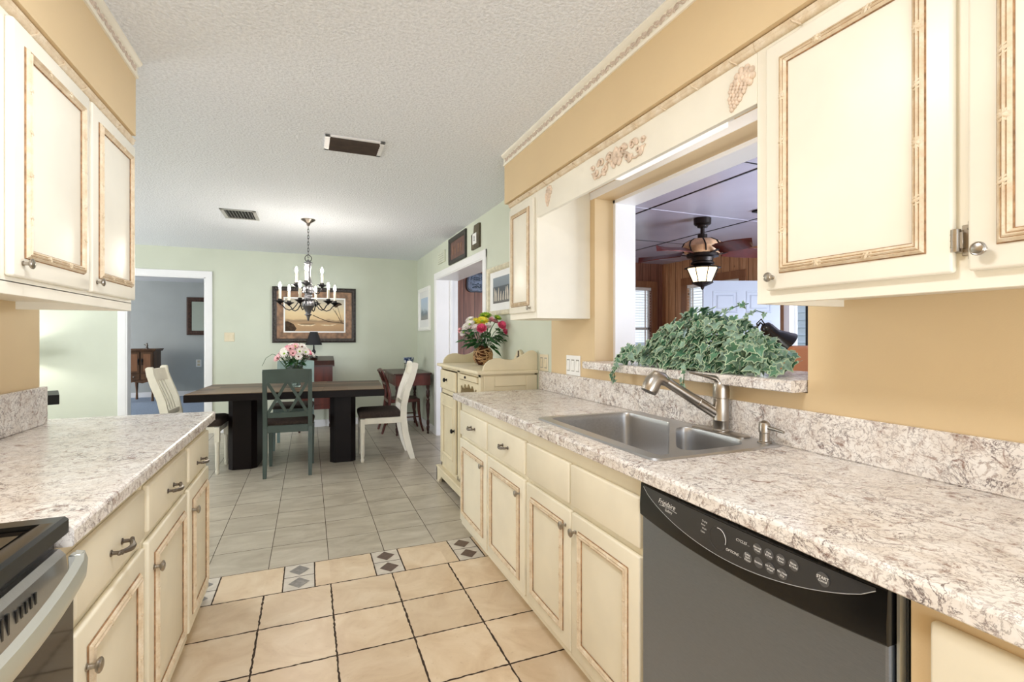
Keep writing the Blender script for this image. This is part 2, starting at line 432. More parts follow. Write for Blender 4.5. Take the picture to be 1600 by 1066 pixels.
# ---- ceilings
bm = B(); box(bm, -5, 1.8, -2.2, BY+.1, 2.44, 2.52); struct('ceiling', bm, M['ceil'])
bm = B(); box(bm, -6.5, 0, BY+.1, 12.62, 2.44, 2.52); struct('ceiling_bedroom', bm, M['white'])
bm = B(); box(bm, 1.8, 5.5, -1, 6.7, 2.445, 2.52)
jx = [2.86, 4.08]; jy = [1.22, 3.66, 6.1]
for xx in jx: box(bm, xx-.009, xx+.009, .6, 6.5, 2.441, 2.446, mi=1)
for k, yy in enumerate((1.25, 2.46, 3.70, 4.95, 6.1)): box(bm, 1.8, 5.32, yy-.006, yy+.006, 2.442, 2.446, mi=1 if k % 2 else 0)
struct('ceiling_sunroom', bm, [M['sun_ceil'], M['black_iron']])
# ---- walls
def wall_x(bm, x0, x1, y0, y1, z0, z1, holes):
    """a wall of boxes along Y with rectangular openings [(ya,yb,za,zb)] sorted"""
    y = y0
    for ya, yb, za, zb in holes:
        if ya > y: box(bm, x0, x1, y, ya, z0, z1)
        if za > z0: box(bm, x0, x1, ya, yb, z0, za)
        if zb < z1: box(bm, x0, x1, ya, yb, zb, z1)
        y = yb
    if y < y1: box(bm, x0, x1, y, y1, z0, z1)
bm = B(); wall_x(bm, WX, 1.66, -2.2, 3.03, 0, 2.44, [(1.15, 2.475, 1.10, 2.085)]); struct('wall_right', bm, M['tan'])
bm = B(); wall_x(bm, WX, 1.79, 3.03, BY, 0, 2.44, [(4.44, 6.32, 0, 2.03)]); struct('wall_dining_right', bm, M['green'])
bm = B(); wall_x(bm, 1.66, 1.80, -1, 3.03, -.06, 2.44, [(1.15, 2.475, 1.10, 2.085)]); wall_x(bm, 1.79, 1.80, 3.03, 6.6, -.06, 2.44, [(4.44, 6.32, -.06, 2.03)])
struct('wall_sunroom_inner', bm, M['pine'])
bm = B()
for a in ((1.655, 1.80, 2.455, 2.478, 1.14, 2.088), (1.655, 1.80, 1.147, 1.17, 1.14, 2.088), (1.655, 1.80, 1.147, 2.478, 2.065, 2.088)): box(bm, *a, bev=.003)
struct('trim_1', bm, M['white'])
# dining back wall with the bedroom doorway
bm = B()
box(bm, -5, -2.12, BY, BY+.1, 0, 2.44); box(bm, -1.255, 1.80, BY, BY+.1, 0, 2.44); box(bm, -2.12, -1.255, BY, BY+.1, 2.06, 2.44)
struct('wall_back', bm, M['green'])
bm = B()
for a in ((-2.20, -2.115, BY-.018, BY, 0, 2.14), (-1.26, -1.18, BY-.018, BY, 0, 2.14), (-2.20, -1.18, BY-.019, BY, 2.055, 2.14)): box(bm, *a, bev=.004)
for a in ((-2.122, -2.10, BY-.015, BY+.12, 0, 2.065), (-1.275, -1.253, BY-.015, BY+.12, 0, 2.065), (-2.11, -1.26, BY-.015, BY+.12, 2.045, 2.065)): box(bm, *a)
struct('trim_2', bm, M['white'])
bm = B(); box(bm, -1.279, -1.275, BY+.03, BY+.065, 1.66, 1.76)
tag(obj('door_hinge', bm, M['black_iron']), 'small dark door hinge on the right jamb of the white doorway', 'hinge')
# right doorway casing and jamb
bm = B()
for a in ((WX-.016, WX, 4.353, 4.445, 0, 2.10), (WX-.016, WX, 6.315, 6.40, 0, 2.10), (WX-.017, WX, 4.353, 6.40, 2.022, 2.10)): box(bm, *a, bev=.004)
for a in ((WX-.01, 1.81, 4.44, 4.46, 0, 2.03), (WX-.01, 1.81, 6.30, 6.32, 0, 2.03), (WX-.01, 1.81, 4.44, 6.32, 2.012, 2.03), (1.70, 1.735, 6.28, 6.30, 0, 2.02), (1.70, 1.735, 4.46, 4.48, 0, 2.02)): box(bm, *a, bev=.002)
struct('trim_3', bm, M['white'])
# left kitchen wall (ends in the open), far left wall of the dining room
bm = B(); box(bm, -1.19, -1.07, -2.2, 2.735, 0, 2.44); struct('wall_left', bm, M['tan'])
bm = B(); wall_x(bm, -5.1, -5, 2.5, BY, 0, 2.44, [(3.9, 6.5, .7, 2.05)]); struct('wall_dining_left', bm, M['green'])
bm = B(); box(bm, -5, -1.19, 2.4, 2.5, 0, 2.44); struct('wall_dining_front', bm, M['green'])
# bedroom
bm = B(); box(bm, -6.5, 0, 12.5, 12.6, 0, 2.44); struct('wall_bedroom_back', bm, M['blue_wall'])
bm = B(); box(bm, -.1, 0, BY+.1, 12.5, 0, 2.44); struct('wall_bedroom_right', bm, M['blue_wall'])
bm = B(); wall_x(bm, -6.5, -6.4, BY+.1, 12.5, 0, 2.44, [(9.7, 11.5, .7, 2.05)]); struct('wall_bedroom_left', bm, M['blue_wall'])
bm = B(); box(bm, -6.4, -.1, 12.485, 12.5, .004, .11, bev=.004); struct('baseboard_bedroom', bm, M['white'])
# baseboards
bm = B(); box(bm, -1.18, WX, BY-.014, BY, 0, .10, bev=.004); struct('baseboard_back', bm, M['white'])
bm = B(); box(bm, -5, -2.20, BY-.014, BY, 0, .10, bev=.004); struct('baseboard_back_left', bm, M['white'])
bm = B(); box(bm, WX-.014, WX, 6.40, BY-.014, 0, .10, bev=.004); struct('baseboard_right', bm, M['white'])
# soffits over the wall cabinets
bm = B(); box(bm, 1.155, WX, -2.2, 2.95, 2.13, 2.44); struct('soffit_right', bm, M['tan'])
bm = B(); box(bm, -1.07, -.675, -2.2, 2.53, 2.13, 2.44); struct('soffit_left', bm, M['tan'])
def crown(name, x, sg, y0, y1, xend):
    bm = B()
    pr = [(0, 2.372), (.008, 2.372), (.012, 2.381), (.006, 2.385), (.006, 2.420), (.016, 2.424), (.024, 2.434), (.024, 2.44), (0, 2.44)]
    prism(bm, [(x+sg*a, z) for a, z in pr], 'Y', y0, y1)
    if xend is not None:
        prism(bm, [(y1+a, z) for a, z in pr], 'X', min(x, xend), max(x, xend))
    # relief: scroll vine along the strip
    y = max(y0, .2); k = 0
    pts = []
    while y < y1-.03:
        for q in range(8):
            t = q/8*2*PI; pts.append((x+sg*.007, y+.07*q/8, 2.4025+.010*math.sin(t)))
        for dy, dz, s in ((.018, -.004, 1), (.052, .004, -1)):
            ball(bm, (x+sg*.007, y+dy, 2.4025+dz), .009, (.5, 1.25, .8), 8, 5, mi=1)
            ball(bm, (x+sg*.007, y+dy+.012, 2.4025+dz-.006*s), .006, (.5, 1, 1), 6, 4, mi=1)
            ball(bm, (x+sg*.007, y+dy-.013, 2.4025+dz+.008*s), .005, (.5, 1.6, .7), 6, 4, mi=1)
        y += .07
    tube(bm, pts, .0028, 5, mi=1)
    struct(name, bm, [M['cream_white'], M['crown_relief']], smooth=30)
crown('trim_4', 1.155, -1, -2.2, 2.95, WX)
crown('trim_5', -.675, 1, -2.2, 2.53, -1.07)
# sunroom walls with windows
bm = B(); wall_x(bm, 5.32, 5.42, -1, 6.5, -.06, 2.445, [(.35, 2.65, .6, 2.05), (3.15, 4.30, -.06, 2.0), (4.98, 5.98, .75, 2.06)]); struct('wall_sunroom_right', bm, M['pine'])
bm = B()
box(bm, 1.79, 4.12, 6.5, 6.6, -.06, 2.445); box(bm, 5.07, 5.42, 6.5, 6.6, -.06, 2.445); box(bm, 4.12, 5.07, 6.5, 6.6, -.06, .75); box(bm, 4.12, 5.07, 6.5, 6.6, 2.06, 2.445)
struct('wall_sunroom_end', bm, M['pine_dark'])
bm = B()
for a in ((5.07, 5.17, 6.482, 6.5, .66, 2.16), (4.02, 4.12, 6.482, 6.5, .66, 2.16), (4.02, 5.17, 6.480, 6.5, 2.06, 2.16), (4.02, 5.17, 6.47, 6.5, .68, .75)): box(bm, *a, bev=.003)
for a in ((5.302, 5.32, 4.87, 4.98, .66, 2.16), (5.302, 5.32, 5.98, 6.09, .66, 2.16), (5.300, 5.32, 4.87, 6.09, 2.06, 2.17), (5.29, 5.32, 4.87, 6.09, .68, .75)): box(bm, *a, bev=.003)
box(bm, 5.285, 5.32, 6.465, 6.5, -.04, 2.445)
struct('trim_6', bm, M['pine_trim'])
def window(name, axis, p, a0, a1, z0, z1, gapfrac, slat_from, slat_to):
    """axis 'Y': wall at y=p spanning x a0..a1;  axis 'X': wall at x=p spanning y"""
    mk = (lambda bm, u0, u1, d0, d1, za, zb, **k: box(bm, u0, u1, p+d0, p+d1, za, zb, **k)) if axis == 'Y' else (lambda bm, u0, u1, d0, d1, za, zb, **k: box(bm, p+d0, p+d1, u0, u1, za, zb, **k))
    bm = B()
    for u0, u1, za, zb in ((a0, a0+.035, z0, z1), (a1-.035, a1, z0, z1), (a0, a1, z0, z0+.035), (a0, a1, z1-.035, z1), (a0, a1, (z0+z1)/2-.02, (z0+z1)/2+.02)):
        mk(bm, u0, u1, .045, .075, za, zb)
    w = struct(name, bm, M['white'])
    bm = B(); mk(bm, a0+.03, a1-.03, .058, .062, z0+.03, z1-.03); obj('pane', bm, M['glass'], w)
    bm = B(); mk(bm, a0+.005, a1-.005, .0, .045, z1-.05, z1, bev=.003); obj('blind_headrail', bm, M['plate_white'], w)
    bm = B(); z = z1-.07
    while z > z0+.02:
        mk(bm, slat_from, slat_to, .003, .04, z, z+.003); z -= .043
    for fr in (.12, .88):
        u = slat_from+(slat_to-slat_from)*fr
        mk(bm, u-.012, u+.012, .0005, .0025, z0+.03, z1-.05)
    obj('blind_slats', bm, M['plate_white'], w)
window('window_1', 'Y', 6.5, 4.12, 5.07, .75, 2.06, 0, 4.13, 5.06)
window('window_2', 'X', 5.32, 4.98, 5.98, .75, 2.06, 0, 4.99, 5.97)
window('added_window_4', 'X', -5.12, 3.9, 6.5, .7, 2.05, 0, 3.91, 6.49); window('added_window_5', 'X', -6.52, 9.7, 11.5, .7, 2.05, 0, 9.71, 11.49)  # unseen windows added to go with the dining and bedroom fill lamps
window('added_window_3', 'X', 5.32, .35, 2.65, .6, 2.05, 0, .36, 2.64)  # unseen window added to go with the sunroom fill lamp
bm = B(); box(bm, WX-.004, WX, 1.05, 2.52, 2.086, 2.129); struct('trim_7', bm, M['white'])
# exterior doorway in the sunroom: frame, sidelight post
bm = B()
for a in ((5.30, 5.44, 4.22, 4.30, -.06, 2.0), (5.30, 5.44, 3.15, 3.22, -.06, 2.0), (5.30, 5.44, 3.15, 4.30, 1.93, 2.0)): box(bm, *a, bev=.003)
d2 = struct('door_2', bm, M['white'])
bm = B(); box(bm, 5.40, 5.43, 4.02, 4.09, -.06, 1.94); box(bm, 5.40, 5.43, 3.22, 3.27, -.06, 1.94); obj('storm_door_stile', bm, M['black_iron'], d2)
bm = B(); box(bm, 5.413, 5.417, 3.26, 4.03, -.05, 1.93); obj('pane', bm, M['glass'], d2)
# outdoors
bm = B(); box(bm, -3, 16, -4, 14, -.5, -.3); o = struct('ground', bm, M['tree_green'])
t = thing('neighbour_house', 'pale blue sided house seen through the blinds of the sunroom windows', 'house', (9.5, 6, -.3))
bm = B(); box(bm, 9.6, 9.7, 1, 9.5, -.3, 2.6)
for k in range(18): box(bm, 9.585, 9.62, 1, 9.5, -.3+k*.16, -.3+k*.16+.012)
obj('siding', bm, M['siding'], t)
bm = B(); prism(bm, [(9.2, 2.55), (9.7, 2.6), (12, 3.6), (12, 3.7), (9.2, 2.66)], 'Y', .7, 9.8); obj('roof', bm, M['shingle'], t)
t = thing('fence', 'white board fence outside the end window of the sunroom', 'fence', (5, 9, -.3))
bm = B(); box(bm, 2.5, 9, 9, 9.03, -.3, 1.15)
obj('boards', bm, M['siding'], t)
for k in range(4):
    bm = B(); box(bm, 2.8+k*1.7, 2.9+k*1.7, 8.93, 9.0, -.3, 1.25, bev=.01); obj('fence_post', bm, M['plate_white'], t)
# ================================================================ KITCHEN CABINETS
REED = [(0, 0), (0, .004), (.002, .0075), (.0052, .0105), (.0068, .0084), (.0078, .0084), (.011, .0135), (.0142, .0084), (.0152, .0084), (.0168, .0105), (.020, .0075), (.022, .004), (.022, 0)]
def frame_ring(bm, y0, y1, z0, z1, prof, fx, sg, mi=0, ends=None):
    """mitred moulding round a rectangle in a plane x=fx; prof [(inset, height)]"""
    cor = []
    for cy, cz, sy, sz in ((y0, z0, 1, 1), (y1, z0, -1, 1), (y1, z1, -1, -1), (y0, z1, 1, -1)):
        cor.append([bm.verts.new((fx+sg*h, cy+sy*d, cz+sz*d)) for d, h in prof])
    for i in range(4):
        a, b = cor[i], cor[(i+1) % 4]
        for j in range(len(prof)-1):
            bm.faces.new((a[j], a[j+1], b[j+1], b[j])).material_index = ends if ends is not None and j in (0, 4, 7, len(prof)-2) else mi
def molding(y0, y1, z0, z1, fx, sg, parent, wide=1.0, ribbons=True):
    bm = B(); P = [(d*wide, h*(wide if wide > 1 else 1)) for d, h in REED]
    P = [(-.0022, .0006)]+P[1:-1]+[(P[-1][0]+.0022, .0006)]
    frame_ring(bm, y0, y1, z0, z1, P, fx, sg, 0, 1)
    if ribbons:
        w = .022*wide; c = w/2
        def rib(u, v, horiz, s, hh):
            ang = s*.5
            Mx = Matrix.Rotation(ang if horiz else -ang, 4, 'X')
            sc = (.0030, .0040, .0098) if horiz else (.0030, .0098, .0040)
            ball(bm, (fx+sg*hh, u, v), wide, sc, 8, 6, M=Mx)
            for e in (-1, 1):
                o_ = Vector((0, e*.0075*s*wide, 0)) if horiz else Vector((0, 0, e*.0075*s*wide))
                ball(bm, Vector((fx+sg*(hh-.0012), u, v))+o_, wide*.75, sc, 7, 5, M=Mx)
        step = .105*wide; hh = .0105*wide
        for vert in (y0+c, y1-c):
            n = max(1, int((z1-z0-.06)/step))
            for k in range(n):
                z = z0+.05+(z1-z0-.1)*(k+.5)/n
                rib(vert, z, False, 1, hh)
                if k % 2: rib(vert, z, False, -1, hh)
        for hor in (z0+c, z1-c):
            n = max(1, int((y1-y0-.06)/step))
            for k in range(n):
                y = y0+.05+(y1-y0-.1)*(k+.5)/n
                rib(y, hor, True, 1, hh)
                if k % 2: rib(y, hor, True, -1, hh)
    return obj('door_molding', bm, [M['antique'], M['glaze']], parent, smooth=50)
def knob(fx, y, z, sg, parent, s=1.0, m='nickel'):
    bm = B(); R = Rm((sg, 0, 0))
    pr = [(.0075, 0), (.008, .002), (.0055, .004), (.005, .012), (.0065, .016), (.0125, .0185), (.0155, .0215), (.0158, .0245), (.0135, .0265), (.0125, .0262), (.0115, .0275), (.006, .0292), (.0005, .0297)]
    lathe(bm, [(r*s, h*s) for r, h in pr], (fx, y, z), R, 20)
    return obj('knob', bm, M[m], parent, smooth=35)
def pull(fx, y, z, sg, parent, L=.075):
    bm = B(); R = Rm((sg, 0, 0))
    for s in (-1, 1):
        lathe(bm, [(.0085, 0), (.0085, .002), (.005, .004), (.0045, .018), (.0065, .022), (.006, .026), (.001, .028)], (fx, y+s*L/2, z), R, 12)
        ball(bm, (fx+sg*.020, y+s*(L/2+.009), z+.001), .0055, (1, 1.2, 1), 8, 6)
    pts = [(fx+sg*(.021+.012*math.sin(PI*q/10)), y-L/2+L*q/10, z-.004*math.sin(PI*q/10)) for q in range(11)]
    tube(bm, pts, [.0052+.0024*math.sin(PI*q/10) for q in range(11)], 8)
    return obj('pull', bm, M['pewter'], parent, smooth=40)
def hinge(fx, y, z, sg, parent, big=False):
    bm = B()
    if big:
        box(bm, fx, fx+sg*.003, y-.017, y+.003, z-.030, z+.030, bev=.001)
        box(bm, fx, fx+sg*.002, y-.012, y-.006, z-.037, z+.037, bev=.0008)
        tube(bm, [(fx+sg*.012, y+.009, z-.022), (fx+sg*.012, y+.009, z+.022)], .0085, 12)
        for dz in (-.012, 0, .012): tube(bm, [(fx+sg*.012, y+.009, z+dz-.0006), (fx+sg*.012, y+.009, z+dz+.0006)], .0092, 12)
        box(bm, fx, fx+sg*.014, y-.004, y+.010, z-.016, z+.016, bev=.001)
        for dz in (-.022, .022): ball(bm, (fx+sg*.003, y-.009, z+dz), .0035, (.6, 1, 1), 8, 5)
    else:
        tube(bm, [(fx+sg*.010, y, z-.020), (fx+sg*.010, y, z+.020)], .0045, 8)
        box(bm, fx, fx+sg*.008, y-.006, y+.006, z-.022, z+.022, bev=.001)
    return obj('hinge', bm, M['nickel'], parent, smooth=40)
def slab(name, y0, y1, z0, z1, fx, sg, m, parent, th=.019):
    bm = B(); box(bm, min(fx, fx+sg*th), max(fx, fx+sg*th), y0, y1, z0, z1, bev=.006, seg=3)
    return obj(name, bm, M[m], parent, smooth=40)
def carcass(parent, fx, sg, y0, y1, z0, z1, depth, m, toe=0):
    bm = B(); bx0, bx1 = sorted((fx, fx-sg*depth))
    box(bm, bx0, bx1, y0, y1, z0, z1, bev=.0015)
    if toe:
        tx = fx-sg*.05; box(bm, min(tx, fx-sg*depth), max(tx, fx-sg*depth), y0, y1, 0, z0)
    return obj('body', bm, M[m], parent)
g_low = 'base cabinets along the kitchen'
def door(parent, y0, y1, z0, z1, fx, sg, m, inset, knob_y=None, knob_z=None, hinge_y=None, hinge_z=(), kn=1.0, wide=1.0, bighinge=False, ribbons=True):
    d = slab('door', y0, y1, z0, z1, fx, sg, m, parent)
    f2 = fx+sg*.019
    molding(y0+inset, y1-inset, z0+inset, z1-inset, f2, sg, d, wide, ribbons)
    if knob_y is not None: knob(f2, knob_y, knob_z, sg, d, kn)
    for hz in hinge_z: hinge(fx if bighinge else fx, hinge_y, hz, sg, d, bighinge)
    return d
# ---- right base cabinets (front face x=.93, look towards -x)
RF = .930
t = thing('base_cabinet', 'cream base cabinet with two drawers and two doors beside the cream hutch', 'cabinet', (1.2, 2.6, 0), 0, g_low)
carcass(t, RF, -1, 2.07, 3.15, .055, .868, .57, 'cream', 1)
for y0, y1, ky in ((2.607, 3.125, 2.71), (2.083, 2.588, 2.18)):
    d = slab('drawer', y0, y1, .652, .806, RF, -1, 'cream', t); pull(RF-.019, (y0+y1)/2-.02, .735, -1, d, .07)
    door(t, y0, y1, .095, .628, RF, -1, 'cream', .052, y0+.055, .553, y1+.009, (.50, .20), .95)
t = thing('sink_cabinet', 'cream sink base cabinet with two plain false fronts between drawers and dishwasher', 'cabinet', (1.2, 1.64, 0), 0, g_low)
carcass(t, RF, -1, 1.212, 2.07, .055, .868, .07, 'cream', 0)
bm = B(); box(bm, RF+.05, 1.50, 1.212, 1.23, 0, .868); box(bm, RF+.05, 1.50, 2.05, 2.07, 0, .868); box(bm, RF+.05, 1.50, 1.23, 2.05, .055, .075); box(bm, RF+.05, RF+.065, 1.23, 2.05, 0, .055)
obj('inner_panel', bm, M['cream'], t)
slab('false_front', 1.662, 2.058, .652, .806, RF, -1, 'cream', t); slab('false_front', 1.226, 1.648, .652, .806, RF, -1, 'cream', t)
door(t, 1.648, 2.058, .095, .628, RF, -1, 'cream', .055, 1.685, .565, 2.062, (.50, .20), 1.0)
door(t, 1.226, 1.640, .095, .628, RF, -1, 'cream', .055, 1.607, .565, 1.22, (.2,), 1.0)
t = thing('base_cabinet', 'cream base cabinet in the right foreground past the dishwasher', 'cabinet', (1.2, .1, 0), 0, g_low)
carcass(t, RF, -1, -.6, .515, .055, .868, .57, 'tan', 1)
slab('door', -.2, .478, .10, .838, RF, -1, 'cream', t)
# ---- left base cabinets (front face x=-.47, look towards +x)
LF = -.470
specs = ((2.345, 2.83, 'cream base cabinet with one drawer at the far end of the left counter'),
         (1.795, 2.345, 'cream base cabinet with one drawer, middle of the three on the left'),
         (1.250, 1.795, 'cream base cabinet with one drawer right beside the oven range'))
for i, (y0, y1, lab) in enumerate(specs):
    t = thing('base_cabinet', lab, 'cabinet', (-.77, (y0+y1)/2, 0), 0, g_low)
    carcass(t, LF, 1, y0, y1, .055, .868, .57, 'cream', 1)
    a, b = (y0+.055 if i == 2 else y0+.02), y1-(.02 if i else .045)
    d = slab('drawer', a, b, .692, .835, LF, 1, 'cream', t)
    pull(LF+.019, (a+b)/2+(.0 if i else -.02), .737 if i == 0 else .755, 1, d, .078)
    door(t, a, b, .075, .662, LF, 1, 'cream', .055, a+.05, .565, b+.008, (.55, .2), 1.05)
# ---- wall cabinets, right (face x=1.185)
UF = 1.185
g_up = 'wall cabinets under the soffits'
def top_molding(parent, fx, sg, y0, y1, z=2.13):
    bm = B()
    pr = [(0, -.030), (.003, -.030), (.009, -.026), (.012, -.020), (.0115, -.015), (.015, -.010), (.015, -.005), (.010, -.001), (0, -.0005)]
    prism(bm, [(fx+sg*a, z+b) for a, b in pr], 'Y', y0, y1)
    for k in range(int((y1-y0)/.16)):
        yy = y0+.08+k*.16
        tube(bm, [(fx+sg*.006, yy-.015, z-.033), (fx+sg*.0155, yy, z-.019), (fx+sg*.012, yy+.013, z-.004)], .0028, 5)
    return obj('top_molding', bm, M['antique'], parent, smooth=40)
t = thing('wall_cabinet', 'large ivory wall cabinet with reeded door moldings above the right counter', 'cabinet', (1.35, .4, 1.38), 0, g_up)
bm = B(); box(bm, UF, WX, -.6, 1.047, 1.40, 2.1295, bev=.0015); box(bm, UF, UF+.02, -.6, 1.047, 1.380, 1.405, bev=.001); box(bm, UF+.02, WX, 1.03, 1.047, 1.380, 1.405)
obj('body', bm, M['cream_white'], t)
top_molding(t, UF, -1, -.6, 1.047)
door(t, .573, 1.003, 1.414, 2.082, UF, -1, 'cream_white', .046, .980, 1.449, .568, (1.475, 2.02), .82, 1.0, False)
hinge(UF, .562, 1.476, -1, t, True)
door(t, .08, .549, 1.414, 2.082, UF, -1, 'cream_white', .046, .524, 1.452, .07, (2.02,), .82, 1.0, False)
t = thing('wall_cabinet', 'small single-door ivory wall cabinet hanging above the cream hutch', 'cabinet', (1.35, 2.7, 1.4), 0, g_up)
bm = B(); box(bm, UF, WX, 2.525, 2.925, 1.39, 2.1295, bev=.0015); obj('body', bm, M['cream_white'], t)
top_molding(t, UF, -1, 2.525, 2.925)
door(t, 2.548, 2.898, 1.425, 2.075, UF, -1, 'cream_white', .042, 2.58, 1.450, 2.905, (1.5, 2.0), .8)
# ---- wall cabinet, left (face x=-.70)
UL = -.70
t = thing('wall_cabinet', 'two-door ivory wall cabinet hanging on the left over the counter', 'cabinet', (-.88, 2.1, 1.4), 0, g_up)
bm = B(); box(bm, -1.07, UL, 1.50, 2.565, 1.425, 2.1295, bev=.0015); box(bm, UL-.02, UL, 1.50, 2.565, 1.395, 1.43, bev=.001); box(bm, -1.07, UL-.02, 2.547, 2.565, 1.395, 1.43); obj('body', bm, M['cream_white'], t)
top_molding(t, UL, 1, 1.50, 2.565)
door(t, 1.612, 2.078, 1.440, 2.088, UL, 1, 'cream_white', .052, 1.655, 1.476, 2.087, (1.52, 2.03), .85)
door(t, 2.100, 2.55, 1.440, 2.088, UL, 1, 'cream_white', .052, 2.135, 1.476, 2.556, (1.52, 2.03), .85)
# ---- valance board over the sink with carved ornaments
t = thing('valance', 'ivory valance board with carved grapes and scrolls bridging the right wall cabinets', 'valance', (1.19, 1.8, 1.96))
bm = B(); box(bm, UF, UF+.019, 1.0475, 2.5245, 1.955, 2.1295, bev=.001); obj('board', bm, M['cream_white'], t)
top_molding(t, UF, -1, 1.048, 2.524)
def grapes(yc, zc, s, tilt, flip=1):
    bm = B(); rng = random.Random(3)
    def P(u, v, h): # u along -y (right in picture), v up
        a = math.radians(tilt); uu = u*math.cos(a)-v*math.sin(a); vv = u*math.sin(a)+v*math.cos(a)
        return (UF-h*s*.8, yc-uu*s*flip, zc+vv*s)
    rows = [(-.060, 1), (-.050, 2), (-.040, 3), (-.030, 4), (-.020, 4), (-.010, 5), (.000, 5), (.010, 5), (.019, 4)]
    for v, n in rows:
        for k in range(n):
            ball(bm, P((k-(n-1)/2)*.0135+rng.uniform(-.001, .001), v, .004), .0074*s, (.8, 1, 1), 8, 5)
    # leaf: lobes round a centre
    for a in range(7):
        an = math.radians(-30+a*40)
        for r in (.012, .022, .031):
            ball(bm, P(.014+r*math.cos(an), .028+r*math.sin(an)*.85, .003), (.0105)*s, (.75, 1.0, 1.0), 8, 5)
    ball(bm, P(.010, .028, .004), .012*s, (.7, 1, 1), 8, 5)
    tube(bm, [P(.004, .02, .007), P(.0, .04, .009), P(-.006, .052, .006), P(-.014, .050, .005)], .0028*s, 6)
    return obj('grape_carving', bm, M['relief'], t, smooth=60)
grapes(1.113, 2.028, 1.0, -22)
grapes(2.385, 2.040, .85, -5)
def scroll(yc, zc, L):
    bm = B()
    def P(u, v, h): return (UF-h, yc-u*L, zc+v*L)
    for s in (-1, 1):
        # main vine
        pts = [P(s*(.02+.46*q/12), -.03+.055*math.sin(q/12*2.2*PI)-.02*q/12, .004) for q in range(13)]
        tube(bm, pts, [.0066*(1-.5*q/12) for q in range(13)], 6)
        # curls
        for cu, cv, r0, tr, d in ((.10, .04, .055, 1.6, 1), (.20, -.035, .045, 1.5, -1), (.28, .045, .045, 1.5, 1), (.38, -.03, .036, 1.4, -1), (.45, .03, .030, 1.4, 1)):
            q = [P(s*(cu+r0*(1-.75*k/14)*math.cos(d*k/14*tr*2*PI/1.3)), cv+r0*(1-.75*k/14)*math.sin(d*k/14*tr*2*PI/1.3), .0055) for k in range(15)]
            tube(bm, q, [.0064*(1-.5*k/14) for k in range(15)], 6)
        for lu, lv, rot in ((.06, -.045, -.6), (.15, .075, .9), (.24, -.075, -.9), (.33, .06, .8), (.42, -.06, -.5)):
            ball(bm, P(s*lu, lv, .004), .020*L/.42, (.35, .65, 1.1), 8, 6, M=Matrix.Rotation(-s*rot, 4, 'X'))
    for k in range(7):
        an = math.radians(20+k*23.3)
        ball(bm, P(.07*math.cos(an), -.02+.085*math.sin(an), .005), .022*L/.42, (.35, .5, 1.15), 8, 6, M=Matrix.Rotation(an-PI/2, 4, 'X'))
    ball(bm, P(0, -.02, .006), .018*L/.42, (.6, 1, 1), 10, 6)
    return obj('scroll_carving', bm, M['relief'], t, smooth=60)
scroll(1.745, 2.028, .40)
# ---- light fixture behind the valance
t = thing('under_valance_light', 'slim white fluorescent fixture behind the ivory valance above the sink', 'light fixture', (1.26, 1.53, 2.0))
bm = B(); box(bm, 1.212, 1.268, 1.205, 1.845, 1.985, 2.13, bev=.003); obj('housing', bm, M['plate_white'], t)
bm = B(); box(bm, 1.216, 1.264, 1.225, 1.825, 1.968, 1.9855, bev=.004); obj('diffuser', bm, M['tube'], t)
area('under_valance_lamp', (1.275, 1.525, 1.99), (0, -.9, 0), .04, .58, 1.1, (1, .97, .92))
# ================================================================ COUNTERTOPS
def nose(bm, fx, sg, y0, y1, z0=.869, z1=.91, depth=.03, r=.006):
    """post-formed front edge along y; fx = outermost x, sg = direction the counter looks"""
    P = [(fx-sg*depth, z0), (fx-sg*.003, z0), (fx, z0+.003), (fx, z1-.010), (fx-sg*.0025, z1-.004), (fx-sg*.008, z1-.0008), (fx-sg*depth, z1)]
    prism(bm, P, 'Y', y0, y1)
t = thing('countertop', 'long mottled stone-look countertop with the sink along the right wall', 'countertop', (1.2, 1.3, .87), 0, None)
SX0, SX1, SY0, SY1 = 1.005, 1.495, 1.255, 2.035
bm = B(); nose(bm, .885, -1, -.6, 3.205)
box(bm, .915, SX0, -.6, 3.205, .869, .91); box(bm, SX1, WX-.001, -.6, 3.205, .869, .91)
box(bm, SX0, SX1, -.6, SY0, .869, .91); box(bm, SX0, SX1, SY1, 3.205, .869, .91)
obj('worktop', bm, M['granite'], t)
bm = B(); box(bm, 1.517, WX-.001, -.6, 3.205, .9105, 1.042, bev=.003); obj('backsplash', bm, M['granite'], t)
t = thing('countertop', 'mottled stone-look countertop on the left with a bare top', 'countertop', (-.75, 2, .87))
bm = B(); nose(bm, -.435, 1, 1.25, 2.862)
pr = [(-.465, 2.862), (-.435, 2.862), (-.452, 2.882), (-1.24, 2.902), (-1.24, 2.737), (-1.069, 2.737), (-1.069, 1.25), (-.465, 1.25)]
prism(bm, pr, 'Z', .869, .91)
obj('worktop', bm, M['granite'], t)
bm = B(); box(bm, -1.069, -1.048, 1.25, 2.752, .9105, 1.072, bev=.003); obj('backsplash', bm, M['granite'], t)
# sill of the pass-through
bm = B()
prism(bm, [(1.462, 1.103), (1.459, 1.106), (1.459, 1.134), (1.463, 1.141), (1.47, 1.143), (1.90, 1.143), (1.90, 1.103)], 'Y', 1.156, 2.470)
box(bm, 1.46, 1.5295, 2.468, 2.50, 1.103, 1.143, bev=.003)
tag(obj('pass_through_sill', bm, M['granite']), 'mottled stone-look ledge of the pass-through carrying the ivy', 'ledge')
